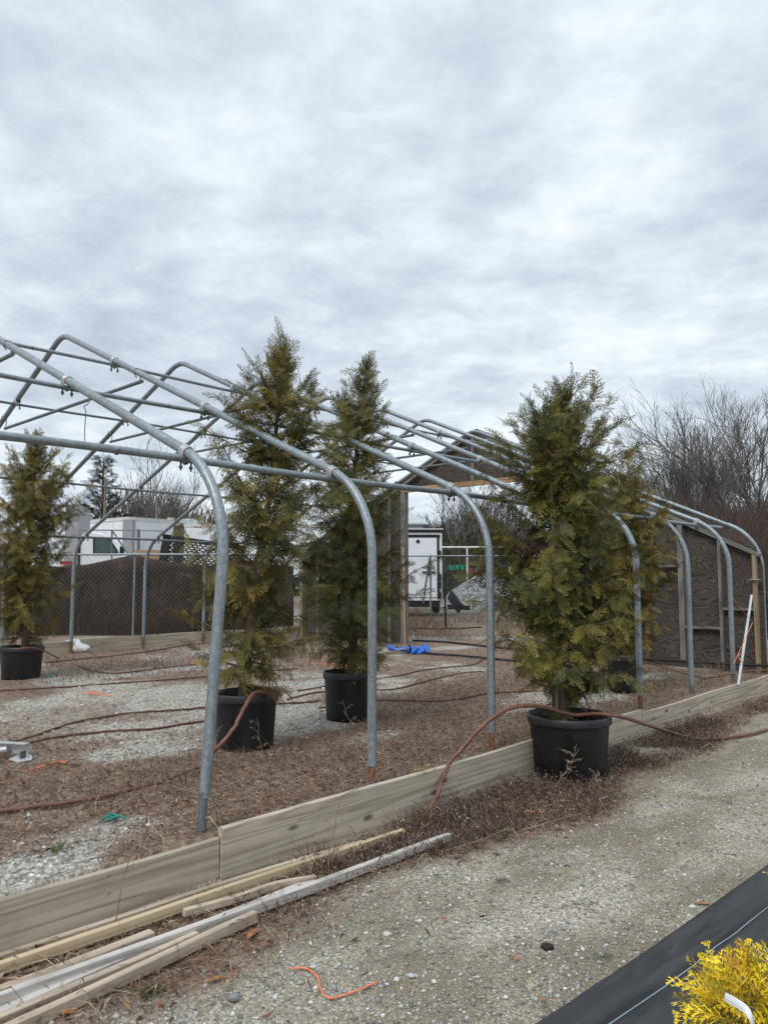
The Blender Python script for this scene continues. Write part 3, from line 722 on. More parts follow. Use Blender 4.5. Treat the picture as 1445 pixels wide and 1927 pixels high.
    if stake:
        b = MB(); x = -.115; b.tube([(x, -.10, zt-.03), (x+.005, -.10, ph+.9), (x-.01, -.095, ph+1.95)], [.013, .012, .011], 8); b.build('stake', M['stake'], root)
        for z in (1.37, 1.9):
            c = axis_(z); tb = MB()
            ring = [Vector((c.x*.5-.05, c.y*.5-.05, z))+Vector((math.cos(q)*.10, math.sin(q)*.085, .01*math.sin(q*2))) for q in [6.2832*k/18 for k in range(19)]]
            tb.tube(ring, .006, 6, cap=False)
            for s_ in (-1, 1): tb.tube([ring[13], ring[13]+Vector((.03*s_, -.02, -.03)), ring[13]+Vector((.05*s_, -.02, -.075))], .005, 5)
            tb.build('tie', M['tie'], root)
    return root

conifer((-1.038, 5.874, 0.235), .247, .41, 3.12, [(0,0),(.4,.0),(1,.04),(1.6,.10),(2.2,.20),(3.1,.27)],
  [(.35,.32),(.6,.45),(1.0,.48),(1.6,.48),(1.95,.46),(2.15,.34),(2.35,.46),(2.55,.29),(2.75,.19),(2.95,.08),(3.1,.02)], 132,
  'tall conifer in a black pot with a brown hose running over its rim', 11, leaders=((2.15, 3.3, .62, .30), (2.35, 3.05, .55, .45), (2.5, .2, .42, .85), (2.2, .3, .55, .3), (2.3, 5.6, .5, .5), (2.6, 3.2, .26, .9)), bare_low=.0, low=.0, tint=(1.05,1.02,1))
conifer((-0.337, 7.046, 0.235), .213, .42, 3.27, [(0,0),(.4,.03),(1,.05),(2,.06),(2.8,.09),(3.3,.19)],
  [(.35,.32),(.6,.52),(1.0,.62),(1.6,.62),(1.9,.52),(2.1,.42),(2.4,.33),(2.7,.25),(2.95,.15),(3.1,.06),(3.3,.02)], 150,
  'slender conifer in a smaller black pot, standing right behind the second hoop leg', 23, leaders=((2.6, 3.0, .38, 1.1), (2.65, .15, .36, .95)), tint=(.86,.93,1.0))
conifer((1.419, 6.025, 0.0), .318, .455, 2.96, [(0,0),(.4,-.05),(1.2,-.07),(2.0,-.05),(2.6,-.02),(3.1,.0)],
  [(.42,.28),(.6,.48),(.9,.62),(1.3,.68),(1.7,.70),(2.1,.64),(2.35,.56),(2.6,.50),(2.8,.40),(2.95,.24),(3.1,.05)], 190,
  'broad bushy conifer tied to a stake, in the big black pot standing outside the baseboard', 37, feet=True, stake=True, twin=True,
  leaders=((2.2, .25, .90, .90), (2.05, .35, .85, .70), (2.25, 2.9, .66, 1.15), (2.25, .6, .62, 1.1), (2.3, 2.5, .55, 1.3), (2.3, 5.9, .75, 1.0), (2.2, 3.5, .66, 1.0), (2.2, 5.2, .8, .9), (2.1, 3.3, .7, .5), (1.6, 3.2, .62, .2), (1.1, .1, .62, .0), (1.3, 6.1, .66, .05), (1.9, 6.2, .62, .3)), tint=(.95,1.0,.95), bare_low=.0)
conifer((-4.563, 9.822, 0.235), .265, .40, 3.12, [(0,0),(1,.05),(2,.04),(3.1,.08)],
  [(.35,.28),(.7,.50),(1.2,.55),(1.7,.66),(2.1,.70),(2.35,.55),(2.55,.34),(2.8,.18),(3.1,.03)], 150,
  'olive conifer in a black pot cut off by the left edge of the view', 51, tint=(1.12,1.05,.9), leaders=((2.2,.2,.55,.7),))
conifer((2.679, 8.692, 0.235), .205, .41, 2.5, [(0,0),(2.8,.1)],
  [(.35,.25),(.8,.50),(1.3,.56),(1.8,.52),(2.1,.34),(2.5,.05)], 120,
  'conifer in a small black pot hidden behind the broad bushy one outside', 67, tint=(1.1,1.0,.85))

# ================================================================== GOLDEN SHRUBS ON THE FABRIC
def golden(loc, r, h, label, seed, n=330, tagged=False):
    rr = random.Random(seed); root = empty('golden_shrub', loc)
    tag(root, label, 'shrub', 'golden threadleaf shrubs in nursery pots')
    mb = MB(); ph = .13; mb.lathe([(0,.004),(.085,.004),(.09,0),(.105,ph),(.11,ph),(.11,ph-.015),(.095,ph-.015),(0,ph-.03)], 28); mb.build('pot', M['pot'], root)
    st = MB(); P, D, NR, S, T = [], [], [], [], []
    for i in range(n):
        az = rr.uniform(0, 6.283); u = rr.uniform(-.15, 1)**1.0; el = math.asin(max(-1, min(1, u)))
        d = Vector((math.cos(az)*math.cos(el), math.sin(az)*math.cos(el), math.sin(el)))
        q = rr.uniform(.3, 1.05)**.5; p = Vector((0,0,ph+.06))+Vector((d.x*r, d.y*r, d.z*(h-ph-.06)))*q*.78
        if i % 5 == 0: st.tube([(0,0,ph-.02), (p.x*.4, p.y*.4, ph+.04+p.z*.12), tuple(p)], [.004, .003, .0012], 5, cap=False)
        dd = d+Vector((rr.gauss(0,.35), rr.gauss(0,.35), rr.gauss(.25,.4)))
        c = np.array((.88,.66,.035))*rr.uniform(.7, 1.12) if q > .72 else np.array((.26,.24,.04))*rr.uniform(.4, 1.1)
        if rr.random() < .16: c = np.array((.40,.22,.03))
        P.append(p); D.append(dd); NR.append(Vector((rr.gauss(0,1), rr.gauss(0,1), .6))); S.append(rr.uniform(.10, .16)); T.append(c)
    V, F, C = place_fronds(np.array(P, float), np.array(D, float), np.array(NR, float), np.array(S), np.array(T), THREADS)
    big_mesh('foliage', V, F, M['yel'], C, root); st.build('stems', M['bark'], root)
    if tagged:
        # white plant label: a thin strip with faint print, bent over the foliage
        t = MB(); w = .011; LO = Vector(loc); pts = [Vector(q)-LO for q in ((0.943, 2.24, 0.341), (0.954, 2.2, 0.347), (0.969, 2.17, 0.344), (0.98, 2.16, 0.325), (0.992, 2.17, 0.276))]
        pts = spline(pts, 4); sd = Vector((.42,.35,.75)).normalized()*w; k = len(pts)
        vs = [p+s for p in pts for s in (sd, -sd)]; t.add(vs, [(2*i, 2*i+1, 2*i+3, 2*i+2) for i in range(k-1)], sm=True); lb = t.build('plant_label', M['tagw'], root)
        lb.modifiers.new('t', 'SOLIDIFY').thickness = .0008
        pr = MB()
        for off in (-.4, .05, .5):
            up = Vector((-.3,-.5,.8)).normalized()*.0016
            pr.add([p+sd*off+up+sd*e for p in pts[1:9] for e in (.06, -.06)], [(2*i, 2*i+1, 2*i+3, 2*i+2) for i in range(7)])
        pr.build('print', M['ink'], lb)
    return root
golden((1.18, 2.42, .0), .215, .25, 'golden yellow threadleaf shrub with a white label in the lower right corner', 5, 420, True)
golden((1.90, 3.30, .03), .20, .26, 'golden threadleaf shrub at the right edge, showing only one sprig over the black fabric', 6, 240)

# ================================================================== FENCES
def chain_link(root, x0, x1, y, z0, z1, pitch, r):
    """woven diamond mesh in the plane y = const of the root's own axes"""
    rows = int((z1-z0)/pitch); xs = np.arange(x0, x1, pitch); nv = rows*1+1
    zz = z0+(z1-z0)*np.arange(nv)/(nv-1); V = []; F = []
    ang = np.array([0, 2.094, 4.189]); o = 0
    for i, x in enumerate(xs):
        for ph in (0,):
            px = x+np.where((np.arange(nv)+i) % 2 == 0, -pitch/2, pitch/2)
            ring = np.stack([px[:, None]+np.cos(ang)[None]*r, np.full((nv, 3), y)+np.sin(ang)[None]*r, np.repeat(zz[:, None], 3, 1)], -1)
            V.append(ring.reshape(-1, 3))
            k = np.arange(nv-1)[:, None]*3
            for j in range(3):
                F.append(np.concatenate([k+j, k+(j+1) % 3, k+3+(j+1) % 3, k+3+j], 1)+o)
            o += nv*3
    return np.concatenate(V), np.concatenate(F)
def fence(loc, x0, x1, ztop, posts, label, pitch, r, m, bottom=0.02, cat='chain link fence', rz=0):
    root = empty('chain_link_fence', loc, rz); tag(root, label, cat)
    V, F = chain_link(root, x0, x1, 0, bottom, ztop-.01, pitch, r); big_mesh('wire_mesh', V, F, m, None, root)
    mb = MB(); mb.tube([(x0, -.02, ztop), (x1, -.02, ztop)], .024, 8); mb.build('top_rail', m, root)
    for x in posts:
        p = MB(); p.tube([(x, .035, -.3), (x, .035, ztop+.03)], .028, 8); p.lathe([(.034, ztop+.02), (.03, ztop+.05), (.0, ztop+.065)], 8, c=(x, .035, 0)); p.build('fence_post', m, root)
    return root
fence((-5.5, 16.85, .235), -6.0, 4.2, 1.76, (-5.8, -2.9, .05, 2.95), 'chain link fence behind the far baseboard, in front of the dark screen', .05, .0028, M['galv'])
f2 = fence((2.4, 23.2, .235), -3.6, 3.0, 1.90, (-3.4, -1.0, 2.55), 'chain link fence seen through the doorway, in front of the white enclosed trailer', .055, .0032, M['galv'])
b_ = MB(); b_.tube([Vector((1.362, 23.1, 2.073))-Vector((2.4,23.2,.235)), Vector((1.165, 23.1, 0.728))-Vector((2.4,23.2,.235))], .03, 8); b_.build('fence_brace', M['galv_dark'], f2)
pf = empty('pipe_fence', (3.4, 32, .3)); tag(pf, 'pale pipe fence beyond the gravel heap', 'fence')
mb = MB(); mb.tube([(-1.6, 0, 2.44), (1.9, 0, 2.44)], .035, 8); mb.build('top_rail', M['roofedge'], pf)
for x in (-1.5, .05, 1.8): mb = MB(); mb.tube([(x, 0, -.2), (x, 0, 2.47)], .032, 8); mb.build('fence_post', M['roofedge'], pf)
gf = empty('pipe_gate', (-10.2, 24.8, .6)); tag(gf, 'grey pipe gate frame with a diagonal brace in front of the white trailer', 'gate')
def rel(p, o): return Vector(p)-Vector(o)
go = (-10.2, 24.8, .6)
mb = MB(); mb.tube([rel((-9.821, 24.8, 3.023), go), rel((-7.041, 24.8, 2.989), go)], .02, 8); mb.build('top_rail', M['galv_dark'], gf)
for x, w in ((211, .028), (262, .045), (257, .03)):
    pass
mb = MB(); mb.tube([rel((-8.774, 24.8, 3.006), go), rel((-8.727, 24.8, 1.434), go)], .026, 8); mb.build('gate_post', M['galv_dark'], gf)
mb = MB(); mb.tube([rel((-7.917, 24.8, 3.04), go), rel((-7.874, 24.8, 1.434), go)], .055, 8); mb.build('gate_post', M['galv_dark'], gf)
mb = MB(); mb.tube([rel((-8.739, 24.8, 2.972), go), rel((-8.22, 24.8, 2.218), go)], .026, 8); mb.build('gate_brace', M['galv_dark'], gf)

# dark wind screen sagging between its ties
top = [(-60,1070),(60,1064),(110,1066),(165,1062),(205,1053),(240,1046),(262,1046),(300,1054),(345,1060),(392,1064),(470,1058),(560,1066)]
TOPZ = [(-9.243, 17.15, 1.69), (-7.829, 17.15, 1.76), (-7.237, 17.15, 1.737), (-6.589, 17.15, 1.784), (-6.119, 17.15, 1.89), (-5.708, 17.15, 1.973), (-5.447, 17.15, 1.973), (-4.996, 17.15, 1.878), (-4.462, 17.15, 1.808), (-3.905, 17.15, 1.76), (-2.985, 17.15, 1.831), (-1.92, 17.15, 1.737)]
xs = np.linspace(-9.2, -2.0, 140); zt_ = np.interp(xs, [p[0] for p in TOPZ], [p[2] for p in TOPZ])
k = 16; V = []
for i, x in enumerate(xs):
    for j in range(k):
        t = j/(k-1); V.append((x+5.5, .05*math.sin(x*2.1+t*2)+.03*math.sin(x*5.3-t*4), .15+(zt_[i]-.15)*t-.235))
ii, jj = np.meshgrid(np.arange(len(xs)-1), np.arange(k-1), indexing='ij'); q = (ii*k+jj).ravel()
ws = big_mesh('wind_screen', np.array(V), np.stack([q, q+k, q+k+1, q+1], -1), M['screen'], smooth=True, loc=(-5.5, 17.15, .235))
ws.modifiers.new('t', 'SOLIDIFY').thickness = .006
tag(ws, 'dark brown wind screen with a sagging top edge tied behind the chain link fence', 'wind screen')

# ================================================================== VEHICLES AND TRAILERS
tk = empty('box_truck', (-12.0, 27, .55)); tag(tk, 'white box truck with a grey corner band, parked behind the dark wind screen', 'truck'); to = (-12.0, 27, .55)
def P2(pts, o): return [Vector(p)-Vector(o) for p in pts]
XR = -10.35
mb = MB(); mb.box(((-14.6+XR-.42)/2+12.0, 1.2-1, 2.2), (XR-.42+14.6, 2.4, 2.35)); mb.build('cargo_box', M['white_dirty'], tk)
mb = MB(); mb.box((XR-.21+12.0, .2, 2.22), (.42, 2.41, 2.37)); mb.build('corner_panel', M['greyband'], tk)
mb = MB(); mb.box(((-14.6+XR)/2+12.0, .2, 3.42), (XR+14.62, 2.46, .05)); mb.build('roof_edge', M['greyband'], tk)
prof = [(0,.5),(0,2.38),(.12,2.47),(.35,2.52),(.72,2.45),(.98,2.24),(1.42,1.66),(1.6,1.6),(2.55,1.45),(2.72,1.25),(2.75,.5)]
mb = MB(); mb.prism([(XR+12.0+.06+x, -.9, z) for x, z in prof][::-1], (0, 2.0, 0)); cab = mb.build('cab', M['white'], tk)
be = cab.modifiers.new('b', 'BEVEL'); be.width = .05; be.segments = 2
win = [(-9.814, 26.08, 2.813), (-9.363, 26.08, 2.813), (-9.117, 26.08, 2.417), (-9.106, 26.08, 2.345), (-9.799, 26.08, 2.345)]
mb = MB(); mb.prism(P2(win, to), (0, .03, 0)); mb.build('side_window', M['glass'], tk)
wf = [(-9.88, 26.085, 2.858), (-9.33, 26.085, 2.858), (-9.047, 26.085, 2.417), (-9.043, 26.085, 2.291), (-9.862, 26.085, 2.291)]
mb = MB(); mb.prism(P2(wf, to), (0, .02, 0)); mb.build('window_frame', M['black'], tk)
mb = MB(); c = Vector((-8.893, 25.95, 2.43))-Vector(to); mb.box(c, (.15, .12, .27)); mb.beam(c, c+Vector((-.1,.2,-.06)), .03, .03); o = mb.build('mirror', M['black'], tk); o.modifiers.new('b','BEVEL').width = .03
mb = MB(); c = Vector((-10.648, 25.9, 1.982))-Vector(to); mb.box(c, (.46, .06, .12)); mb.build('marker_lamp', M['red'], tk)
for x in (XR+12.0+1.9, XR+12.0-3.0):
    for y in (-.75, 1.0):
        w_ = MB(); w_.lathe([(.2,-.12),(.42,-.12),(.46,-.07),(.46,.07),(.42,.12),(.2,.12)], 24); o = w_.build('wheel', M['rubber'], tk); o.rotation_euler = (math.pi/2,0,0); o.location = (x, y, .42)
def boxtrailer(name, corner, d1, L1, d2, L2, zt, label, ht=2.6, cat='trailer', edge=True):
    c = Vector((corner[0], corner[1], 0)); u = Vector((*d1, 0)).normalized(); v = Vector((*d2, 0)).normalized()
    ctr = c+u*L1/2+v*L2/2; root = empty(name, (ctr.x, ctr.y, .6)); tag(root, label, cat)
    o = Vector((ctr.x, ctr.y, .6)); z0 = zt-ht; up = Vector((0,0,1))
    q = [c, c+u*L1, c+u*L1+v*L2, c+v*L2]
    mb = MB(); mb.prism([p+up*z0-o for p in q], (0,0,ht-.04)); mb.build('cargo_box', M['white_dirty'], root)
    e = MB()
    for p, r_ in ((q[0], q[1]), (q[0], q[3])): e.beam(p+up*(zt-.06)-o, r_+up*(zt-.06)-o, .07, .13)
    mb = MB(); mb.prism([p+up*(zt-.03)-o for p in [c-(u+v)*.05, c+u*(L1+.05)-v*.05, c+u*(L1+.05)+v*(L2+.05), c+v*(L2+.05)-u*.05]], (0,0,.03)); mb.build('roof', M['roofedge'], root)
    e.build('roof_edge', M['roofedge'], root)
    mb = MB(); mb.beam(c+up*z0-o-(u+v)*.0, c+up*(zt-.12)-o, .42, .42) if edge else None
    if edge: mb.build('corner_panel', M['greyband'], root)
    n = int(L2/.8)
    for k in range(1, n+1): s = MB(); p = c+v*(k*.8)-u*.012; s.beam(p+up*z0-o, p+up*(zt-.13)-o, .03, .02); s.build('panel_rib', M['white_dirty'], root)
    for k in range(1, int(L1/1.2)+1): s = MB(); p = c+u*(k*1.2)-v*.012; s.beam(p+up*z0-o, p+up*(zt-.13)-o, .03, .02); s.build('panel_rib', M['white_dirty'], root)
    for k in (.25, .4):
        for wv in (.15, L2-.15):
            w_ = MB(); w_.lathe([(.2,-.12),(.45,-.12),(.5,-.06),(.5,.06),(.45,.12),(.2,.12)], 20); ob = w_.build('wheel', M['rubber'], root)
            p = c+u*L1*(1-k)+v*wv; ob.location = (p.x-o.x, p.y-o.y, -.05+.5-.0); ob.rotation_euler = (math.pi/2, 0, math.atan2(u.y, u.x))
    return root
boxtrailer('box_trailer', (-11.27, 34), (-.8, .6), 8.5, (.6, .8), 2.4, 4.16, 'white box trailer with a grey corner post, right of the box truck cab')
t3 = boxtrailer('storage_container', (-9.4, 36.2), (.97, .05), 7.0, (-.05, .97), 2.4, 4.0, 'low white container with a thick rust spotted roof edge, right of the box trailer', 2.5, 'container', False)
to3 = t3.location
for x in (367, 372, 378): r_ = MB(); p = Vector((-8.805, 36.0, 3.811))-to3; r_.box(p+Vector(((x-369)*.0249, 0, .03)), (.10, .03, .07)); r_.build('rust_spot', M['rust'], t3)
hp = MB(); base = Vector((-9.744, 37.0, 4.003))
for k in range(7): hp.box((-.75+.25*k, 0, .12+.05*math.sin(k*2.2)), (.3, .9, .24+.1*math.sin(k*1.7)), .2*k)
o = hp.build('scrap_heap', M['shingle'], None, (base.x, base.y, 4.0)); tag(o, 'grey heap of scrap lying on the roof of the low white container', 'scrap')

# slotted black steel panel and what is stacked round it
rk = empty('slotted_rack', (-4.9, 20, .235)); tag(rk, 'black steel panel with rows of brick pattern slots, standing behind the dark screen', 'steel rack')
rk.rotation_euler = (0, R(8.5), R(-4)); rk.location = (-5.35, 20, .36)
mb = MB(); X0, X1, Z0, Z1 = -.72, 1.5, 1.10, 2.18
mb.box((.39, 0, Z1-.055), (X1-X0, .05, .11)); mb.box((X0+.11, 0, (Z0+Z1)/2-.2), (.22, .05, Z1-Z0+.4)); mb.box((.39, 0, Z0), (X1-X0, .05, .05))
mb.build('frame', M['black'], rk)
mb = MB(); rows = 16; hh = (Z1-.11-Z0)/rows
for r in range(rows+1): mb.box(((X0+.22+X1)/2, 0, Z0+r*hh), (X1-X0-.22, .02, hh*.42))
for r in range(rows):
    for k in range(16):
        x = X0+.24+(k+(.5 if r % 2 else 0))*.142
        if x < X1: mb.box((x, 0.001, Z0+(r+.5)*hh), (.045, .018, hh*.7))
mb.build('slotted_plate', M['black'], rk)
mb = MB(); mb.tube([(-.35,-.08,1.0), (.55,-.05,2.0)], .03, 8); mb.build('brace', M['galv_dark'], rk)
for x in (-.6, 1.4): mb = MB(); mb.box((x, .03, .45), (.08, .08, 1.3)); mb.build('leg', M['black'], rk)
def simple_stack(name, loc, size, n, m, label, cat):
    rr = random.Random(len(label)); root = empty(name, loc)
    for k in range(n):
        mb = MB(); mb.box((rr.uniform(-.04,.04), 0, size[2]*(k+.5)/n), (size[0]*rr.uniform(.93,1), size[1], size[2]/n*.93), rr.uniform(-.02,.02)); mb.build(cat[:-1], m, root)
    return tag(root, label, cat)
simple_stack('plank_stack', (-6.3, 21.0, .3), (.85, .8, 1.93), 14, M['plank'], 'stack of orange planks left of the black slotted panel', 'planks')
simple_stack('brick_stack', (-4.15, 21.2, .3), (.85, .6, 1.66), 9, M['red'], 'red stack of bricks showing through the black slotted panel', 'bricks')
simple_stack('block_stack', (-4.95, 21.2, .3), (.7, .6, 1.62), 8, M['white_dirty'], 'pale stack of blocks showing through the black slotted panel', 'blocks')

# enclosed trailer seen through the doorway
et = empty('enclosed_trailer', (.82, 26.2, .3)); tag(et, 'white enclosed cargo trailer with a black trimmed rear door, seen through the doorway', 'trailer')
mb = MB(); mb.box((0, 0, 1.55), (2.12, 2.4, 2.2)); mb.build('body', M['white'], et)
mb = MB(); mb.box((-.04, -1.215, 1.52), (1.86, .03, 1.92)); d = mb.build('rear_door', M['white_dirty'], et)
mb = MB(); mb.box((-.04, -1.214, 2.53), (2.06, .05, .10)); mb.box((.935, -1.212, 1.5), (.06, .05, 1.98)); mb.box((-1.0, -1.212, 1.5), (.06, .05, 1.98)); mb.build('black_trim', M['black'], et); mb = MB(); mb.box((0, 0, 2.70), (2.16, 2.46, .10)); mb.build('black_trim', M['black'], et)
mb = MB(); mb.box((0, 0, 2.76), (2.2, 2.5, .03)); mb.build('roof', M['roofedge'], et)
for z in (.62, .95, 1.2, 1.95): mb = MB(); mb.tube([(.98, -1.25, z-.11), (.98, -1.25, z+.11)], .045, 8); mb.build('hinge', M['black'], et)
mb = MB(); mb.box((.62, -1.26, 1.36), (.42, .04, .05)); mb.box((.62, -1.265, 1.36), (.06, .045, .2)); mb.build('door_latch', M['black'], et)
mb = MB(); mb.tube([(.28,-1.22,2.36),(.28,-1.26,2.36)], .06, 12); mb.build('vent', M['black'], et)
mb = MB(); mb.box((0,-.9,.36), (1.9, .5, .25)); mb.build('bumper', M['black'], et)
for x in (-.95, .95):
    for y in (.1, .75): w_ = MB(); w_.lathe([(.15,-.1),(.32,-.1),(.35,-.05),(.35,.05),(.32,.1),(.15,.1)], 20); o = w_.build('wheel', M['rubber'], et); o.rotation_euler = (0, math.pi/2, 0); o.location = (x, y, .33)

tk.rotation_euler = (0, 0, R(12)); tk.location = (-12.3, 27, .55)
# house far off
hs = empty('white_house', (0.0, 64, 1.0)); tag(hs, 'small white house with a pale roof far off above the enclosed trailer', 'house')
mb = MB(); mb.box((-.7, 0, 2.3), (7.6, 6, 4.9)); mb.build('wall', M['white'], hs)
mb = MB(); e, zr_, ze_ = 3.55, 6.7, 4.75
mb.add([(-4.9,-3.4,ze_),(e,-3.4,ze_),(e,3.4,ze_),(-4.9,3.4,ze_),(-2.4,0,zr_),(.9,0,zr_),(-4.9,-3.4,ze_-.12),(e,-3.4,ze_-.12),(e,3.4,ze_-.12),(-4.9,3.4,ze_-.12)], [(0,1,5,4),(1,2,5),(2,3,4,5),(3,0,4),(6,7,1,0),(7,8,2,1),(8,9,3,2),(9,6,0,3),(9,8,7,6)]); mb.build('roof', M['shingle'], hs)
for x in (2.45, -.4): mb = MB(); mb.box((x,-3.02,3.7), (.9,.06,1.2)); f = mb.build('window_frame', M['roofedge'], hs); mb = MB(); mb.box((x,-3.06,3.7), (.72,.04,1.02)); mb.build('pane', M['glass'], f)

# gravel heap, nets and debris beyond the doorway fence
n1, n2 = 40, 22; V = []
for i in range(n1):
    for j in range(n2):
        an = 6.2832*i/n1; t = j/(n2-1); rad = t*2.0*(1+.10*math.sin(an*3+1)); x, y = rad*math.cos(an)*1.3, rad*math.sin(an)
        V.append((x, y, 1.22*(1-t**4)*(.92+.08*math.cos(an*1.0+2.6))*(1+.12*math.sin(an*2))+.1*(vnoise(np.array([x*3]), np.array([y*3]), 4)[0]-.5)-.05))
F = [(i*n2+j, ((i+1) % n1)*n2+j, ((i+1) % n1)*n2+j+1, i*n2+j+1) for i in range(n1) for j in range(n2-1)]
gh = big_mesh('gravel_heap', np.array(V), np.array(F), M['pilestone'], loc=(4.75, 31.8, .3)); tag(gh, 'heap of grey crushed stone beyond the doorway fence, right of the enclosed trailer', 'gravel heap')
def net(name, p, q, h, m, label):
    p, q = Vector(p), Vector(q); mb = MB(); n = 14
    vs = []
    for i in range(n+1):
        t = i/n; c = p.lerp(q, t); vs += [c+Vector((0, .1*math.sin(i*1.7), -h/2+.05*math.sin(i*2.3))), c+Vector((0, .08*math.cos(i*1.3), h/2*(.7+.5*math.sin(i*1.9)**2)))]
    ctr = (p+q)/2; mb.add([v-ctr for v in vs], [(2*i, 2*i+2, 2*i+3, 2*i+1) for i in range(n)]); o = mb.build(name, m, None, tuple(ctr)); o.modifiers.new('t','SOLIDIFY').thickness = .02
    return tag(o, label, 'netting')
net('garden_netting', (2.729, 32.6, 1.905), (3.537, 32.6, 1.928), .2, M['greennet'], 'green netting lying behind the crest of the gravel heap')
net('garden_netting', (3.514, 32.4, 1.769), (4.291, 32.4, 1.458), .3, M['net'], 'rust red netting lying down the right side of the gravel heap')
for k, (p, q, lab) in enumerate((((2.053, 24.2, 0.972), (2.332, 23.7, 0.53), 'dark plank leaning behind the doorway fence, the upper of the pair'), ((1.951, 23.8, 0.591), (2.625, 23.7, 0.562), 'dark plank lying on the ground behind the doorway fence'))):
    p, q = Vector(p), Vector(q); mb = MB(); c = (p+q)/2; mb.beam(p-c, q-c, .05, .34 if k == 0 else .14); tag(mb.build('dark_plank', M['black'], None, tuple(c)), lab, 'plank', 'dark planks behind the doorway fence')
sp = MB(); sp.box((0,0,.68), (.045, .03, 1.42)); sp.box((0,.02,.68), (.012,.035,1.42))
p = (1.513, 19.148, 0.235); tag(sp.build('fence_stake', M['black'], None, (p[0], p[1], .235), 0), 'thin black steel stake standing in the open doorway', 'stake')
for px, (p, h) in enumerate((((-18.188, 50.0, 4.987), 6.5), ((-14.796, 50.0, 4.987), 5.0))):
    z0 = 1.0; r = empty('utility_pole', (p[0], p[1], z0)); top = (7.9, 6.5)[px]
    m2 = MB(); m2.tube([(0,0,-.5), (0,0,top-z0)], [.12, .08], 8); m2.build('pole', M['pole'], r)
    m3 = MB(); m3.tube([(.16,0,top-z0-.9), (.16,0,top-z0-.45)], .10, 8); m3.build('insulator_can', M['galv_dark'], r)
    tag(r, ('utility pole beside the dark pine behind the box truck', 'shorter utility pole above the roof of the white box trailer')[px], 'utility pole', 'utility poles beyond the trailers')

# ================================================================== BARE TREES, PINE, THICKETS
def bare_tree(loc, h, seed, label, group, lean=0.0, r0=None, spread=1.0, levels=6, fork=.45, cols=None, sides=5, droop=0):
    rr = random.Random(seed); root = empty('bare_tree', loc); tag(root, label, 'bare tree', group)
    Tm, Cm = MB(), MB(); r0 = r0 or h*.019
    def grow(p, d, L_, r, lv):
        n = 4 if lv < 3 else 3; pts = [p]; dd = d
        for k in range(n):
            dd = (dd+Vector((rr.gauss(0,.13), rr.gauss(0,.13), rr.gauss(.03,.08)))).normalized(); pts.append(pts[-1]+dd*L_/n)
        rs = [max(.0045, r*(1-.42*i/n)) for i in range(n+1)]
        (Tm if lv < 2 else Cm).tube(pts, rs, sides if lv < 2 else 3, cap=False)
        if lv >= levels: return
        nc = (3 if lv == 0 else rr.choice((3, 4, 4)) if lv < levels-1 else 4)
        for c in range(nc):
            t = rr.uniform(fork if lv == 0 else .3, .98) if c < nc-1 else 1.0
            i = min(n-1, int(t*n)); q = pts[i].lerp(pts[i+1], t*n-i)
            az = rr.uniform(0, 6.283); an = R(rr.uniform(18, 48))*spread*(1 if c < nc-1 else .45)
            o = dd.orthogonal().normalized(); o = Matrix.Rotation(az, 3, dd) @ o
            nd = (dd*math.cos(an)+o*math.sin(an)+Vector((0,0,.16))).normalized()
            grow(q, nd, L_*rr.uniform(.58, .82), r*(.58 if c < nc-1 else .66)*rr.uniform(.8, 1), lv+1)
    grow(Vector((0,0,-.2)), Vector((lean, 0, 1)).normalized(), h*.40, r0, 0)
    Tm.build('trunk', M['trunkbark'], root); Cm.build('crown', M['twigbark'], root)
    return root
GR = 'bare trees above the thicket beyond the end wall'
GL = 'bare trees on the skyline behind the trailers'
for args in (
  ((12.994, 34.0, 1.409), 7.4, 3, 'leftmost bare tree rising beside the big conifer, above the thicket', GR, -.12),
  ((11.221, 28.0, 1.425), 6.6, 14, 'slim bare tree left of the tallest one, forking low above the thicket', GR, .02),
  ((12.56, 29.0, 1.423), 8.0, 27, 'tallest bare tree above the thicket, its crown reaching highest over the end wall', GR, -.1),
  ((11.976, 26.0, 1.431), 6.9, 31, 'dark bare tree right of the tallest one above the thicket', GR, .06),
  ((15.132, 31.0, 1.417), 8.1, 45, 'dense bare tree at the right edge of the view above the thicket', GR, -.02),
  ((13.978, 27.0, 1.428), 7.0, 58, 'bare tree whose twigs reach in from beyond the right edge', GR, -.08),
  ((15.242, 42.0, 1.388), 7.6, 66, 'small distant bare tree showing just past the crown of the broad conifer', GR, .05)):
    bare_tree((args[0][0], args[0][1], .2), *args[1:])
for args in (
  ((-20.641, 62.0, 3.466), 9.6, 71, 'pale bare tree right of the dark pine on the skyline', GL, .0),
  ((-18.526, 60.0, 3.402), 10.0, 77, 'widest bare tree in the middle of the skyline above the trailer roof', GL, .05),
  ((-17.553, 64.0, 3.529), 9.2, 83, 'bare tree on the skyline just left of the nearest hoop leg', GL, .0),
  ((5.102, 58.0, 3.339), 8.0, 91, 'bare tree above the white enclosed trailer seen under the gable', 'bare trees beyond the doorway', .0),
  ((6.926, 55.0, 3.244), 8.2, 95, 'bare tree right of the enclosed trailer seen through the third and fourth hoops', 'bare trees beyond the doorway', -.05)):
    bare_tree((args[0][0], args[0][1], .8), *args[1:], spread=1.1, levels=5, fork=.5)
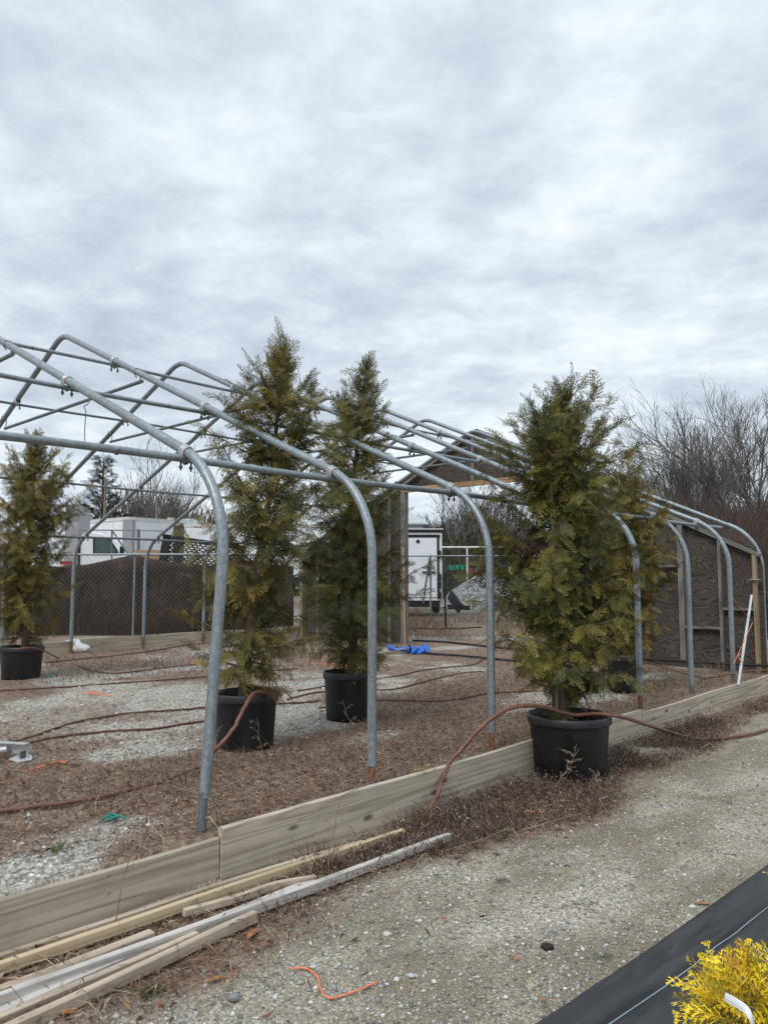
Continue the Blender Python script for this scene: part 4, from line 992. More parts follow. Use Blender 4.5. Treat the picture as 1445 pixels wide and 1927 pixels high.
# dark pine on the skyline
def pine(loc, h, seed, label):
    rr = random.Random(seed); root = empty('pine_tree', loc); tag(root, label, 'pine tree')
    Tm = MB(); Tm.tube([(0,0,-.3), (.05,0,h*.5), (0,0,h)], [.22,.15,.03], 8); P, D, NR, S, T = [], [], [], [], []
    for i in range(70):
        t = (i/70)**.9; z = h*(.18+.82*t); az = i*2.4+rr.uniform(-.4,.4); L_ = (h*.21*(1-t)**.75*rr.uniform(.55,1.15)+.25)
        d = Vector((math.cos(az), math.sin(az), rr.uniform(.0,.35))); e = Vector((0,0,z))+d*L_
        Tm.tube([(0,0,z-.1), tuple(Vector((0,0,z))+d*L_*.5), tuple(e)], [.035,.02,.01], 4, cap=False)
        for k in range(int(7+L_*9)):
            u = rr.uniform(.25,1); P.append(Vector((0,0,z))+d*L_*u+Vector((rr.gauss(0,.08), rr.gauss(0,.08), rr.gauss(.05,.08)))); D.append(d+Vector((rr.gauss(0,.5), rr.gauss(0,.5), rr.gauss(.25,.35)))); NR.append(Vector((rr.gauss(0,1), rr.gauss(0,1), 1))); S.append(rr.uniform(.35,.65)); T.append(np.array((.022,.036,.022))*rr.uniform(.6,1.5))
    V, F, C = place_fronds(np.array(P,float), np.array(D,float), np.array(NR,float), np.array(S), np.array(T), FRONDS[:3]); big_mesh('crown', V, F, M['leaf'], C, root); Tm.build('trunk', M['bark'], root)
p = (-22.045, 60.0, 3.402); pine((p[0], p[1], .8), 10.1, 3, 'dark green pine standing above the white box truck on the skyline')

def thicket(name, n, region, hfun, cols, label=None, wid=.02, seg=4, bend=.35, base=hz):
    """mass of thin bare stems nobody could count, each a bent three-sided spike"""
    X = RNG.uniform(region[0], region[1], n); Y = RNG.uniform(region[2], region[3], n)
    if region[4:]: X = X + (Y-region[2])*region[4]
    a = X*SY+Y*CY; b = -X*CY+Y*SY; Z = height(a, b)-.05; Hh = hfun(X, Y)*RNG.uniform(.35, 1.0, n)**.7
    az = RNG.uniform(0, 6.283, n); tl = RNG.normal(0, bend, n); c0 = np.array(cols)[RNG.integers(0, len(cols), n)]*RNG.uniform(.65, 1.3, n)[:, None]
    V = np.zeros((n, seg+1, 3, 3)); w0 = wid*(.4+Hh/4)*RNG.uniform(.5, 1.3, n)
    st = np.where(RNG.random(n) < .55, RNG.uniform(.25, .8, n), 0)*Hh
    for k in range(seg+1):
        t = k/seg; r = w0*(1-t*.85); dx = tl*Hh*(1-st/np.maximum(Hh,.01)*.5)*t**1.4
        wob_x = RNG.normal(0, .03, n)*Hh*t; cx = X+np.cos(az)*dx+wob_x; cy = Y+np.sin(az)*dx; cz = Z+st+(Hh-st)*t*np.where(np.abs(tl) > .6, .8, 1)
        for j in range(3):
            an = 2.0944*j; V[:, k, j, 0] = cx+np.cos(an)*r; V[:, k, j, 1] = cy+np.sin(an)*r; V[:, k, j, 2] = cz
    ix = np.arange(n)[:, None]*((seg+1)*3); F = []
    for k in range(seg):
        for j in range(3): F.append(np.concatenate([ix+k*3+j, ix+k*3+(j+1) % 3, ix+(k+1)*3+(j+1) % 3, ix+(k+1)*3+j], 1))
    o = big_mesh(name, V.reshape(-1, 3), np.concatenate(F), M['brush'], np.repeat(c0, (seg+1)*3, 0)); tag(o, label, None, None, 'stuff')
    return o
TW = [(.11,.08,.072), (.14,.105,.095), (.09,.066,.06), (.12,.095,.07), (.17,.13,.11), (.13,.085,.085)]
thicket('thicket', 42000, (6.5, 17, 17.5, 30, .18), lambda X, Y: 3.1+.7*np.sin(X*1.1)+.04*(Y-17), TW, 'brown leafless thicket beyond the end wall under the bare trees', .0085, 4, .5)
thicket('thicket_undergrowth', 9000, (4.5, 16, 15.5, 19, .1), lambda X, Y: 1.6+.5*np.sin(X*1.7), TW+[(.07,.075,.04)], 'low tangled undergrowth in front of the brown thicket', .009, 4, .6)
thicket('far_woods', 26000, (-75, 75, 70, 95), lambda X, Y: 7.0+1.6*np.sin(X*.21)+1.2*np.sin(X*.53+2), [(.13,.108,.104), (.16,.135,.125), (.105,.09,.082)], 'far belt of leafless woods along the horizon', .06, 4, .3)
thicket('far_woods_edge', 12000, (-40, 28, 50, 62), lambda X, Y: 3.4+1.0*np.sin(X*.33+1), [(.11,.09,.075), (.14,.115,.095), (.07,.075,.05)], 'scrub along the edge of the far leafless woods', .04, 4, .4)
thicket('dry_vines', 5200, (-9.3, -2.2, 16.95, 17.1), lambda X, Y: 1.0+.35*np.sin(X*1.5), [(.16,.11,.085), (.21,.155,.12), (.11,.075,.06)], 'dry vines and stalks tangled in front of the dark screen', .006, 4, .5)
thicket('dry_grass', 7000, (-1.0, 6.5, 15.5, 23.0), lambda X, Y: .22+.14*np.sin(X*2)+.2*np.clip((Y-20.5)/2.5,0,1), [(.16,.11,.075), (.22,.16,.11), (.10,.065,.045)], 'dry grass on the ground beyond the doorway', .012, 3, .6)
# evergreen scrub right of the enclosed trailer
def shrub(loc, r, h, label, seed, n=420, cols=((.03,.045,.018), (.06,.065,.022))):
    rr = random.Random(seed); root = empty('evergreen_shrub', loc); tag(root, label, 'shrub'); P, D, NR, S, T = [], [], [], [], []; st = MB()
    for i in range(n):
        az = rr.uniform(0, 6.283); u = rr.random(); rad = r*math.sqrt(rr.random())*(1-.55*u**2); p = Vector((rad*math.cos(az), rad*math.sin(az), h*u)); P.append(p); D.append(Vector((math.cos(az)*.7, math.sin(az)*.7, rr.gauss(.6,.5)))); NR.append(Vector((rr.gauss(0,1), rr.gauss(0,1), 1))); S.append(rr.uniform(.3,.55)); T.append(np.array(cols[rr.randrange(len(cols))])*rr.uniform(.6,1.4))
        if i % 12 == 0: st.tube([(0,0,0), tuple(p)], [.03, .008], 4, cap=False)
    V, F, C = place_fronds(np.array(P,float), np.array(D,float), np.array(NR,float), np.array(S), np.array(T), FRONDS[:3]); big_mesh('crown', V, F, M['leaf'], C, root); st.build('trunk', M['bark'], root)
p = (4.016, 40.0, 2.768); shrub((p[0], p[1], .3), 1.5, 3.1, 'olive green shrub right of the enclosed trailer beyond the pipe fence', 9)
p = (-19.304, 55.0, 4.764); shrub((p[0], p[1], .8), 2.2, 5.2, 'dark evergreen bush at the foot of the pine behind the trailers', 12, 600, ((.02,.03,.018), (.03,.04,.02)))

# ================================================================== GROUND COVER (nobody could count it)
def wedge(n, y0, y1, p=1.0, half=.56):
    """points on the ground in front of the drive, denser near by"""
    u = RNG.random(n); Y = y0*(y1/y0)**u; X = RNG.uniform(-half, half, n)*Y
    return X*SY+Y*CY, -X*CY+Y*SY
OCT = np.array([(1,0,0),(0,1,0),(-1,0,0),(0,-1,0),(0,0,1),(0,0,-1)], float); OCF = np.array([(0,1,4),(1,2,4),(2,3,4),(3,0,4),(1,0,5),(2,1,5),(3,2,5),(0,3,5)])
a, b = wedge(46000, 2.3, 13.0); keep = (np.abs(b-3.28) > .06) & (litter_mask(a, b) < RNG.uniform(.15, .9, len(a))) & ~((b < 1.42) & (a > .3)); a, b = a[keep], b[keep]; n = len(a)
Z = height(a, b); inn = b > 3.28; s = np.where(inn, RNG.lognormal(math.log(.0082), .45, n), RNG.lognormal(math.log(.0050), .55, n)); s = np.clip(s, .003, np.where(inn, .022, .013))
V = OCT[None]*(1+RNG.uniform(-.3, .3, (n, 6, 1)))*s[:, None, None]*np.stack([RNG.uniform(.8,1.5,n), RNG.uniform(.7,1.1,n), RNG.uniform(.4,.75,n)], -1)[:, None, :]
th = RNG.uniform(0, 6.283, n); c_, s_ = np.cos(th)[:, None], np.sin(th)[:, None]
V = np.stack([V[..., 0]*c_-V[..., 1]*s_ + a[:, None], V[..., 0]*s_+V[..., 1]*c_ + b[:, None], V[..., 2]+(Z+s*.12)[:, None]], -1)
g0 = RNG.choice([.19, .28, .37, .48, .64], n, p=[.2, .27, .27, .18, .08])*np.where(inn, 1.1, .95); C = np.stack([g0*1.0, g0*.97, g0*RNG.uniform(.82, .98, n)], -1)
st_ = big_mesh('loose_stones', V.reshape(-1, 3), (OCF[None]+(np.arange(n)*6)[:, None, None]).reshape(-1, 3), M['stone'], np.repeat(C, 6, 0), rz=ROT); tag(st_, 'loose grey and white stones strewn over the gravel', None, None, 'stuff')

def flakes(name, n, y0, y1, size, cols, label, curl=.4, lo=.25, up=0.03, asp=(.10,.35), mask=None):
    a, b = wedge(n, y0, y1); mk = litter_mask(a, b); keep = (mk > RNG.uniform(lo, 1.0, n)) & (np.abs(b-3.28) > .035) & ~((b < 1.4) & (a > .3))
    a, b = a[keep], b[keep]; n = len(a); Z = height(a, b)+RNG.uniform(.001, up, n)
    Ls = np.minimum(RNG.lognormal(math.log(size), .5, n), size*2.6); w = Ls*RNG.uniform(*asp, n); th = RNG.uniform(0, 6.283, n); pit = RNG.normal(0, curl, n); rol = RNG.normal(0, .7, n)
    d = np.stack([np.cos(th)*np.cos(pit), np.sin(th)*np.cos(pit), np.sin(pit)], -1); sd = np.stack([-np.sin(th)*np.cos(rol), np.cos(th)*np.cos(rol), np.sin(rol)], -1)
    P0 = np.stack([a, b, Z], -1); bow = np.zeros((n, 3)); bow[:, 2] = RNG.uniform(-.1, .3, n)*Ls; bow += sd*(RNG.normal(0, .15, n)*Ls)[:, None]
    V = np.stack([P0-d*(Ls/2)[:, None], P0+sd*w[:, None]/2+bow, P0+d*(Ls/2)[:, None], P0-sd*w[:, None]/2+bow], 1)
    C = np.array(cols)[RNG.integers(0, len(cols), n)]*RNG.uniform(.6, 1.35, n)[:, None]
    o = big_mesh(name, V.reshape(-1, 3), np.arange(n*4).reshape(-1, 4), M['litter'], np.repeat(C, 4, 0), rz=ROT); tag(o, label, None, None, 'stuff'); return o
BR = [(.16,.085,.055), (.24,.135,.085), (.085,.052,.038), (.34,.25,.175), (.20,.095,.06), (.12,.085,.065), (.28,.225,.175), (.26,.12,.07)]
flakes('leaf_litter', 90000, 2.4, 14.0, .022, BR, 'brown leaf litter matted over the gravel', .3, .03, .022)
flakes('straw_litter', 36000, 2.4, 12.0, .07, [(.30,.22,.145), (.20,.135,.09), (.38,.30,.21), (.13,.085,.06)], 'dry stems and straw lying over the leaf litter', .22, .08, .035, (.02,.045))

def stems(name, pts, hgt, cols, label, wid=.0018, tl_=.7, seg=3, leafy=.0):
    a, b = pts; n = len(a); Z = height(a, b); Hh = hgt*RNG.uniform(.35, 1.15, n); az = RNG.uniform(0, 6.283, n); tl = RNG.normal(0, tl_, n)
    C = np.array(cols)[RNG.integers(0, len(cols), n)]*RNG.uniform(.6, 1.4, n)[:, None]; V = np.zeros((n, seg+1, 3, 3)); w0 = wid*RNG.uniform(.6, 1.5, n)
    cx, cy, cz = a.copy(), b.copy(), Z-.005
    for k in range(seg+1):
        t = k/seg; r = w0*(1-.75*t)
        if k: cx = cx+np.cos(az)*tl*Hh/seg+RNG.normal(0, .05, n)*Hh; cy = cy+np.sin(az)*tl*Hh/seg+RNG.normal(0, .05, n)*Hh; cz = cz+Hh/seg*RNG.uniform(.35, 1.0, n)
        for j in range(3): V[:, k, j] = np.stack([cx+np.cos(2.0944*j)*r, cy+np.sin(2.0944*j)*r, cz+(r if j == 0 else 0)], -1)
    ix = np.arange(n)[:, None]*((seg+1)*3); F = np.concatenate([np.concatenate([ix+k*3+j, ix+k*3+(j+1) % 3, ix+(k+1)*3+(j+1) % 3, ix+(k+1)*3+j], 1) for k in range(seg) for j in range(3)])
    Vv = V.reshape(-1, 3); Cc = np.repeat(C, (seg+1)*3, 0)
    if leafy:
        m = int(n*leafy); i = RNG.integers(0, n, m); k = RNG.integers(1, seg+1, m); p = V[i, k, 0]; s = RNG.uniform(.006, .018, m)[:, None]
        d1 = RNG.normal(0, 1, (m, 3)); d1 /= np.linalg.norm(d1, axis=1, keepdims=True); d2 = np.cross(d1, RNG.normal(0, 1, (m, 3))); d2 /= np.linalg.norm(d2, axis=1, keepdims=True)
        q = np.stack([p, p+d1*s*.5+d2*s*.35, p+d1*s, p+d1*s*.5-d2*s*.35], 1); F = np.concatenate([F, np.arange(m*4).reshape(-1, 4)+len(Vv)]); Vv = np.concatenate([Vv, q.reshape(-1, 3)]); Cc = np.concatenate([Cc, np.repeat(C[i]*1.2, 4, 0)])
    o = big_mesh(name, Vv, F, M['brush'], Cc, rz=ROT); tag(o, label, None, None, 'stuff'); return o
WD = [(.10,.066,.055), (.14,.095,.078), (.055,.04,.035), (.30,.225,.165), (.11,.068,.058), (.19,.15,.125)]
n = 50000; a = RNG.uniform(2.2, 10.5, n); b = RNG.uniform(2.2, 3.25, n); k = litter_mask(a, b)*(.55+.8*fbm(a, b, 4.5, 3, 61)) > RNG.uniform(.36, 1.2, n); a, b = a[k], b[k]
stems('dried_weeds', (a, b), .035+.13*np.clip(fbm(a, b, 3.2, 3, 8)*2.6-.9, 0, 1.2), WD, 'mat of dead brown weeds along the outside of the baseboards', .0016, .9, 3, 1.3)
n = 26000; a = RNG.uniform(1.6, 10.5, n); b = RNG.uniform(3.34, 6.5, n); k = litter_mask(a, b) > RNG.uniform(.55, 1.5, n); a, b = a[k], b[k]
stems('dead_ground_cover', (a, b), .05+.09*(fbm(a, b, 1.6, 2, 18) > .56), WD+[(.24,.18,.13)], 'dead brown ground cover growing through the gravel inside the frame', .0016, .9, 3, .8)
n = 5000; a = RNG.uniform(4, 11, n); b = RNG.uniform(9.0, 12.6, n)
stems('dead_ground_cover', (a, b), np.full(n, .07), WD, 'dead ground cover along the far side of the greenhouse', .003, .9, 3, .3)

# dead weed stalks that stand out singly
def stalk(loc, h, seed, label, lean=(0, 0), nb=6, col='stake', leafy=True):
    rr = random.Random(seed); mb = MB(); p = Vector((0,0,-.01)); pts = [p]
    for k in range(6): p = p+Vector((lean[0]*h/6+rr.gauss(0,.008), lean[1]*h/6+rr.gauss(0,.008), h/6)); pts.append(p)
    mb.tube(pts, [.0032*(1-.1*i) for i in range(7)], 5)
    for k in range(nb):
        q = pts[2+k % 4]; az = rr.uniform(0, 6.28); L_ = h*rr.uniform(.15,.35); e = q+Vector((math.cos(az)*L_, math.sin(az)*L_, L_*rr.uniform(.2,.9))); mid = q.lerp(e,.5)+Vector((0,0,.01)); mb.tube([q, mid, e], [.0018,.0014,.0008], 4, cap=False)
        if leafy:
            for j in range(5):
                c = q.lerp(e, rr.uniform(.3,1.05)); d = Vector((rr.gauss(0,1), rr.gauss(0,1), rr.gauss(-.5,.6))).normalized()*rr.uniform(.008,.022); s = d.cross(Vector((rr.gauss(0,1),rr.gauss(0,1),rr.gauss(0,1)))).normalized()*.004; mb.add([c, c+d*.5+s, c+d, c+d*.5-s], [(0,1,2,3)])
    o = mb.build('weed_stalk', M[col], None, loc); return tag(o, label, 'weed stalk', 'dead weed stalks standing singly')
for p, h, ln, lab, sd, nb in (
  ((-0.281, 3.926, 0.0), .40, (.12,.0), 'dark dead weed stalk leaning against the face of the long baseboard above the strips', 3, 5),
  ((0.035, 4.149, 0.0), .34, (-.02,.1), 'straw coloured weed stalk standing before the long baseboard where the yellow strip ends', 5, 3),
  ((-1.136, 3.378, 0.03), .36, (.16,.12), 'dark weed stalk leaning over the strips in front of the lower left baseboard', 7, 3),
  ((1.183, 5.543, 0.0), .30, (.62,.05), 'grey weed with curled dead leaves slanting up across the big black pot', 9, 20),
  ((1.427, 5.477, 0.0), .16, (.5,.1), 'low dead weed sprig curled at the right foot of the big black pot', 11, 14),
  ((0.985, 5.477, 0.0), .24, (.05,.0), 'thin pale stem standing left of the big black pot', 13, 0),
  ((-0.813, 5.419, 0.24), .30, (-.3,.0), 'pale weed with side twigs at the right of the pot with the hose', 15, 6),
  ((-1.185, 5.529, 0.24), .22, (.1,.0), 'small weed on the left of the black pot behind the second leg', 17, 4),
  ((-0.239, 6.467, 0.24), .26, (-.25,.1), 'weed twig standing against the smaller black pot in the middle', 19, 5),
  ((1.566, 9.119, 0.24), .42, (.0,.1), 'thin tall dead weed left of the broad conifer beyond the third leg', 21, 6),
  ((3.693, 9.119, 0.24), .30, (.0,.0), 'seed headed weed stalk against the plywood wall, left of the seventh leg', 23, 8),
  ((3.904, 9.119, 0.24), .34, (.0,.0), 'seed headed weed stalk against the plywood wall beside the seventh leg', 25, 8)):
    stalk(p, h, sd, lab, ln, nb)

# straw tuft caught at the board joint, and green tufts
def tuft(name, loc, n, h, w, cols, label, cat, seed, spread=.05, droop=.8):
    rr = np.random.default_rng(seed); az = rr.uniform(0, 6.283, n); r = spread*np.sqrt(rr.random(n)); x = r*np.cos(az*1.7); y = r*np.sin(az*1.7); tl = rr.uniform(.1, droop, n); Hh = h*rr.uniform(.5, 1.1, n); V = []
    for k in range(4):
        t = k/3; ww = w*(1-t*.85); cx = x+np.cos(az)*tl*Hh*t**1.5; cy = y+np.sin(az)*tl*Hh*t**1.5; cz = Hh*(t-.35*tl*t*t)
        V += [np.stack([cx-np.sin(az)*ww, cy+np.cos(az)*ww, cz], -1), np.stack([cx+np.sin(az)*ww, cy-np.cos(az)*ww, cz], -1)]
    V = np.stack(V, 1); ix = np.arange(n)[:, None]*8; F = np.concatenate([np.concatenate([ix+2*k, ix+2*k+1, ix+2*k+3, ix+2*k+2], 1) for k in range(3)]); C = np.array(cols)[rr.integers(0, len(cols), n)]*rr.uniform(.7,1.3,n)[:, None]
    o = big_mesh(name, V.reshape(-1,3), F, M['moss'], np.repeat(C, 8, 0), loc=loc); return tag(o, label, cat)
GRN = [(.05,.13,.02), (.08,.17,.03), (.10,.15,.04)]
tuft('grass_tuft', (-0.825, 2.911, 0.0), 160, .03, .0022, [(.05,.09,.015), (.08,.10,.02)], 'mossy green tuft on the drive below the wood strips', 'moss', 1, .055)
tuft('grass_tuft', (0.202, 5.055, 0.0), 110, .075, .002, GRN, 'bright green grass tuft at the foot of the long baseboard beside the hose', 'grass tuft', 2, .035)
tuft('grass_tuft', (0.428, 5.0, 0.0), 70, .04, .002, GRN+[(.2,.16,.08)], 'small sparse green tuft right of the hose on the weed mat', 'grass tuft', 3, .06)
tuft('grass_tuft', (-1.487, 3.682, 0.24), 90, .03, .002, GRN, 'small green tuft in the gravel behind the lower left baseboard', 'grass tuft', 4, .05)
tuft('grass_tuft', (-1.428, 4.796, 0.24), 60, .03, .002, GRN, 'small green tuft beside the hose left of the first leg', 'grass tuft', 5, .03)
tuft('straw_tuft', (-0.92, 4.121, 0.05), 120, .27, .0016, [(.36,.30,.17), (.28,.22,.12), (.42,.36,.22)], 'dry straw tuft hanging at the joint of the two near baseboards', 'straw', 6, .045, 1.0)
tuft('straw_tuft', (0.266, 5.088, 0.25), 70, .05, .002, [(.42,.31,.12), (.36,.25,.10)], 'yellow straw wisp lying on top of the long baseboard by the second leg', 'straw', 7, .10, 2.2)

# ================================================================== HOSES AND PIPES
def hose(name, pts, r, m, label, cat='hose', sub=8, seed=0, fit=True):
    P = spline(pts, sub); o = P[0].copy(); mb = MB(); rr = random.Random(len(label)); P = [p+Vector((rr.gauss(0,.0018), rr.gauss(0,.0018), rr.gauss(-.001,.0012))) for p in P]; mb.tube([p-o for p in P], r, 8); return tag(mb.build(name, m, None, tuple(o)), label, cat, 'irrigation hoses' if name == 'hose' else None)
hz_ = .012
fh = hose('hose', [(4.759, 8.797, 0.02), (3.754, 7.675, 0.02), (2.959, 7.205, 0.02), (2.655, 7.366, 0.06), (1.86, 6.0, 0.423), (1.611, 5.86, 0.483), (1.396, 5.84, 0.479), (1.193, 5.72, 0.549), (1.007, 5.55, 0.592), (0.836, 5.42, 0.585), (0.662, 5.36, 0.481), (0.523, 5.32, 0.34), (0.439, 5.27, 0.268), (0.379, 5.14, 0.183), (0.321, 5.0, 0.098), (0.218, 4.829, 0.02), (0.059, 4.513, 0.02), (-0.178, 4.275, 0.015), (-0.404, 3.974, 0.012), (-0.55, 3.719, 0.012), (-0.678, 3.496, 0.012), (-0.884, 3.166, 0.012)], .0148, M['hose'], 'brown hose arching from the rim of the big outside pot over the long baseboard')
cl = MB(); c = Vector((0.399, 5.13, 0.193))-fh.location; cl.tube([c+Vector((-.005,-.012,-.0)), c+Vector((-.005,-.022,0))], .017, 12); cl.tube([c+Vector((-.005,-.02,0)), c+Vector((-.005,-.026,0))], .008, 8); cl.build('emitter', M['hose'], fh)
hose('hose', [(-0.811, 5.9, 0.582), (-0.879, 5.66, 0.669), (-0.914, 5.5, 0.685), (-0.937, 5.36, 0.645), (-0.994, 5.2, 0.504), (-1.081, 5.12, 0.397), (-1.232, 5.257, 0.25), (-1.395, 4.793, 0.25), (-1.71, 4.447, 0.25), (-2.06, 4.25, 0.25), (-2.246, 4.122, 0.25)], .0135, M['hose'], 'brown hose running down from a pot rim and off to the lower left edge')
hose('hose', [(-3.089, 5.7, 0.25), (-2.887, 5.914, 0.25), (-2.771, 6.185, 0.25), (-2.694, 6.713, 0.25), (-2.531, 7.014, 0.25), (-2.325, 7.258, 0.25), (-1.97, 7.401, 0.25), (-1.703, 7.55, 0.25), (-0.864, 7.834, 0.25), (-0.663, 7.967, 0.25)], .0095, M['hose_dark'], 'upper of the two dark red hoses that meet at the left edge')
hose('hose', [(-3.015, 5.566, 0.25), (-2.807, 5.752, 0.25), (-2.587, 6.144, 0.25), (-2.296, 6.373, 0.25), (-1.904, 6.505, 0.25), (-1.586, 6.835, 0.25), (-1.2, 7.014, 0.25)], .0095, M['hose_dark'], 'lower of the two dark red hoses that meet at the left edge')
hose('hose', [(-4.589, 8.629, 0.25), (-4.257, 8.669, 0.25), (-3.756, 8.875, 0.25), (-3.263, 9.18, 0.25), (-2.683, 9.557, 0.25), (-2.064, 10.019, 0.25), (-1.186, 10.711, 0.25)], .0095, M['hose_dark'], 'dark red hose lying just in front of the leftmost pot')
hose('hose', [(-4.303, 9.1, 0.659), (-4.077, 9.15, 0.666), (-5.059, 12.108, 0.25), (-4.278, 10.964, 0.25), (-3.644, 10.24, 0.25), (-3.332, 10.354, 0.25), (-3.046, 10.836, 0.25), (-2.698, 11.229, 0.25)], .0095, M['hose_dark'], 'dark red hose sagging from the rim of the leftmost pot to the ground')
hose('hose', [(-4.971, 11.436, 0.25), (-4.667, 11.952, 0.25), (-4.235, 12.601, 0.25), (-3.9, 13.521, 0.25), (-3.554, 15.185, 0.25)], .01, M['hose_dark'], 'farthest dark red hose, running along the foot of the far baseboard')
hose('hose', [(-0.622, 7.49, 0.25), (-0.122, 7.967, 0.25), (0.203, 7.967, 0.25), (0.636, 7.967, 0.25), (1.137, 8.472, 0.25), (1.686, 8.629, 0.25)], .009, M['hose_dark'], 'red hose passing just behind the smaller middle pot to the third leg')
hose('hose', [(-0.996, 8.036, 0.25), (-0.712, 8.55, 0.25), (-0.192, 8.709, 0.25), (0.104, 8.75, 0.25), (0.496, 9.412, 0.25), (0.948, 10.128, 0.25), (1.301, 10.412, 0.25)], .009, M['hose_dark'], 'red hose curving from behind the second leg to just left of the third leg')
hose('hose', [(-0.953, 8.629, 0.25), (-0.457, 9.272, 0.25), (0.152, 9.913, 0.25), (0.559, 10.589, 0.25), (1.191, 11.095, 0.25), (1.393, 11.507, 0.25), (1.563, 12.09, 0.26)], .009, M['hose_dark'], 'red hose that bends up into the lower black pipe beyond the third leg')
hose('hose', [(2.869, 8.7, 0.573), (3.199, 8.9, 0.473), (3.539, 9.0, 0.377), (4.013, 9.706, 0.25), (4.132, 9.3, 0.352), (4.402, 9.4, 0.378), (5.057, 9.8, 0.343)], .008, M['hose'], 'thin brown hose slung across the foot of the plywood end wall')
hose('black_pipe', [(0.56, 15.316, 0.26), (1.2, 14.941, 0.26), (1.925, 13.921, 0.26), (2.504, 13.22, 0.26), (3.22, 12.501, 0.26)], .018, M['blackhose'], 'upper black poly pipe crossing the doorway ground', 'pipe')
hose('black_pipe', [(0.212, 13.816, 0.26), (0.727, 12.761, 0.26), (1.165, 12.416, 0.26), (1.577, 12.011, 0.26), (2.16, 11.415, 0.26), (2.809, 10.917, 0.27)], .018, M['blackhose'], 'lower black poly pipe coming out of the blue tarp', 'pipe')
hose('black_pipe', [W(10.86,6.2,.30), W(10.88,5.4,.31), W(10.88,4.6,.32), W(10.87,3.9,.33), W(10.86,3.4,.345), W(10.86,2.9,.36), W(10.9,2.2,.30)], .019, M['blackhose'], 'black poly pipe running along the foot of the plywood end wall', 'pipe')
hose('black_pipe', [(0.752, 19.117, 0.25), (1.483, 18.769, 0.26), (2.438, 19.522, 0.25)], .016, M['blackhose'], 'thin black pipe lying at the foot of the black stake', 'pipe')

# ================================================================== SMALL THINGS
# blue tarp bundle by the doorpost
tp = empty('blue_tarp', (0.525, 12.928, 0.235)); tag(tp, 'crumpled blue tarp lying on the ground at the foot of the doorpost', 'tarp')
n1, n2 = 22, 14; V = []
for i in range(n1):
    for j in range(n2):
        u = i/(n1-1); v = j/(n2-1); x = -.10+.30*u; an = math.pi*(.02+.94*v); rad = .105+.03*math.sin(u*7+v*3)+.018*math.sin(u*15-v*9)
        V.append((x+.03*math.sin(v*6), -math.cos(an)*rad*1.1, max(.004, math.sin(an)*rad*1.05*(.9+.25*math.sin(u*2.6)))))
ii, jj = np.meshgrid(np.arange(n1-1), np.arange(n2-1), indexing='ij'); q = (ii*n2+jj).ravel()
o = big_mesh('fold', np.array(V), np.stack([q, q+n2, q+n2+1, q+1], -1), M['tarp'], None, tp, True); o.modifiers.new('t','SOLIDIFY').thickness = .004
mb = MB(); mb.tube([(-.10,0,.06), (-.2,.02,.07), (-.33,.05,.06), (-.42,.10,.09), (-.47,.1,.13)], [.055,.04,.03,.05,.03], 9); mb.build('twist', M['tarp'], tp)
mb = MB(); mb.tube([(-.5,-.12,.02), (-.3,-.12,.06), (-.1,-.1,.10)], .012, 6); mb.build('stick', M['stake'], tp)
# bamboo cane
p0, p1 = Vector((0.38, 14.1, 0.158)), Vector((0.362, 14.35, 2.054)); mb = MB(); n = 22
pts = [p0.lerp(p1, k/n) for k in range(n+1)]; mb.tube([p-p0 for p in pts], [.017+(.003 if k % 3 == 0 else 0) for k in range(n+1)], 8); tag(mb.build('bamboo_cane', M['cane'], None, tuple(p0)), 'tan bamboo cane leaning against the doorpost above the blue tarp', 'cane')
# white plastic bag on the far baseboard
p = Vector((-5.203, 13.109, 0.235)); V = []
for i in range(14):
    for j in range(12):
        u = i/13; an = 6.2832*j/12; r = (.15*math.sin(math.pi*min(1, u*1.02))**.55+.012)*(1+.22*math.sin(an*3+u*5)+.12*math.sin(an*5-u*11)); V.append((r*math.cos(an)*1.15+.05*math.sin(u*7), r*math.sin(an)*.6, .24*u-.02+.025*math.sin(an*4+u*3)*math.sin(3.14*u)))
ii, jj = np.meshgrid(np.arange(13), np.arange(12), indexing='ij'); q = (ii*12+jj).ravel(); q2 = (ii*12+(jj+1) % 12).ravel()
o = big_mesh('plastic_bag', np.array(V), np.stack([q, q2, q2+12, q+12], -1), M['bag'], smooth=True, loc=(p.x, p.y, .24)); tag(o, 'white plastic bag stuffed at the joint of the far baseboard', 'bag')
# painted aluminium bracket at the left edge
bk = empty('metal_bracket', (-2.578, 5.441, 0.235), R(-14)); tag(bk, 'grey metal bracket with a plate and tube lying at the left edge', 'bracket')
mb = MB(); mb.box((-.12,.06,.075), (.44,.012,.07)); mb.box((-.12,.04,.113), (.44,.05,.006)); mb.build('channel', M['alu'], bk)
mb = MB(); mb.tube([(-.34,-.05,.03), (-.05,.03,.07)], .024, 12); mb.build('tube', M['alu'], bk)
mb = MB(); mb.prism([(.03,-.05,.02), (.12,-.07,.008), (.17,-.0,.012), (.14,.05,.02), (.10,.06,.03), (.04,.03,.03)], (0,0,.008)); mb.build('end_plate', M['alu'], bk)
mb = MB(); mb.box((.10,.0,.045), (.012,.05,.055)); mb.tube([(.075,0,.05), (.11,.0,.05)], .012, 8); mb.build('lug', M['galv_dark'], bk)
# white pipe propped against the last leg
p0, p1 = Vector((4.144, 9.155, 0.235)), Vector(W(10.72, 3.41, 1.26)); mb = MB(); mb.tube([(0,0,0), tuple(p1-p0)], .017, 12); wp = mb.build('white_pipe', M['alu'], None, tuple(p0)); tag(wp, 'slim white pipe propped slantwise against the last leg at the plywood wall', 'pipe')
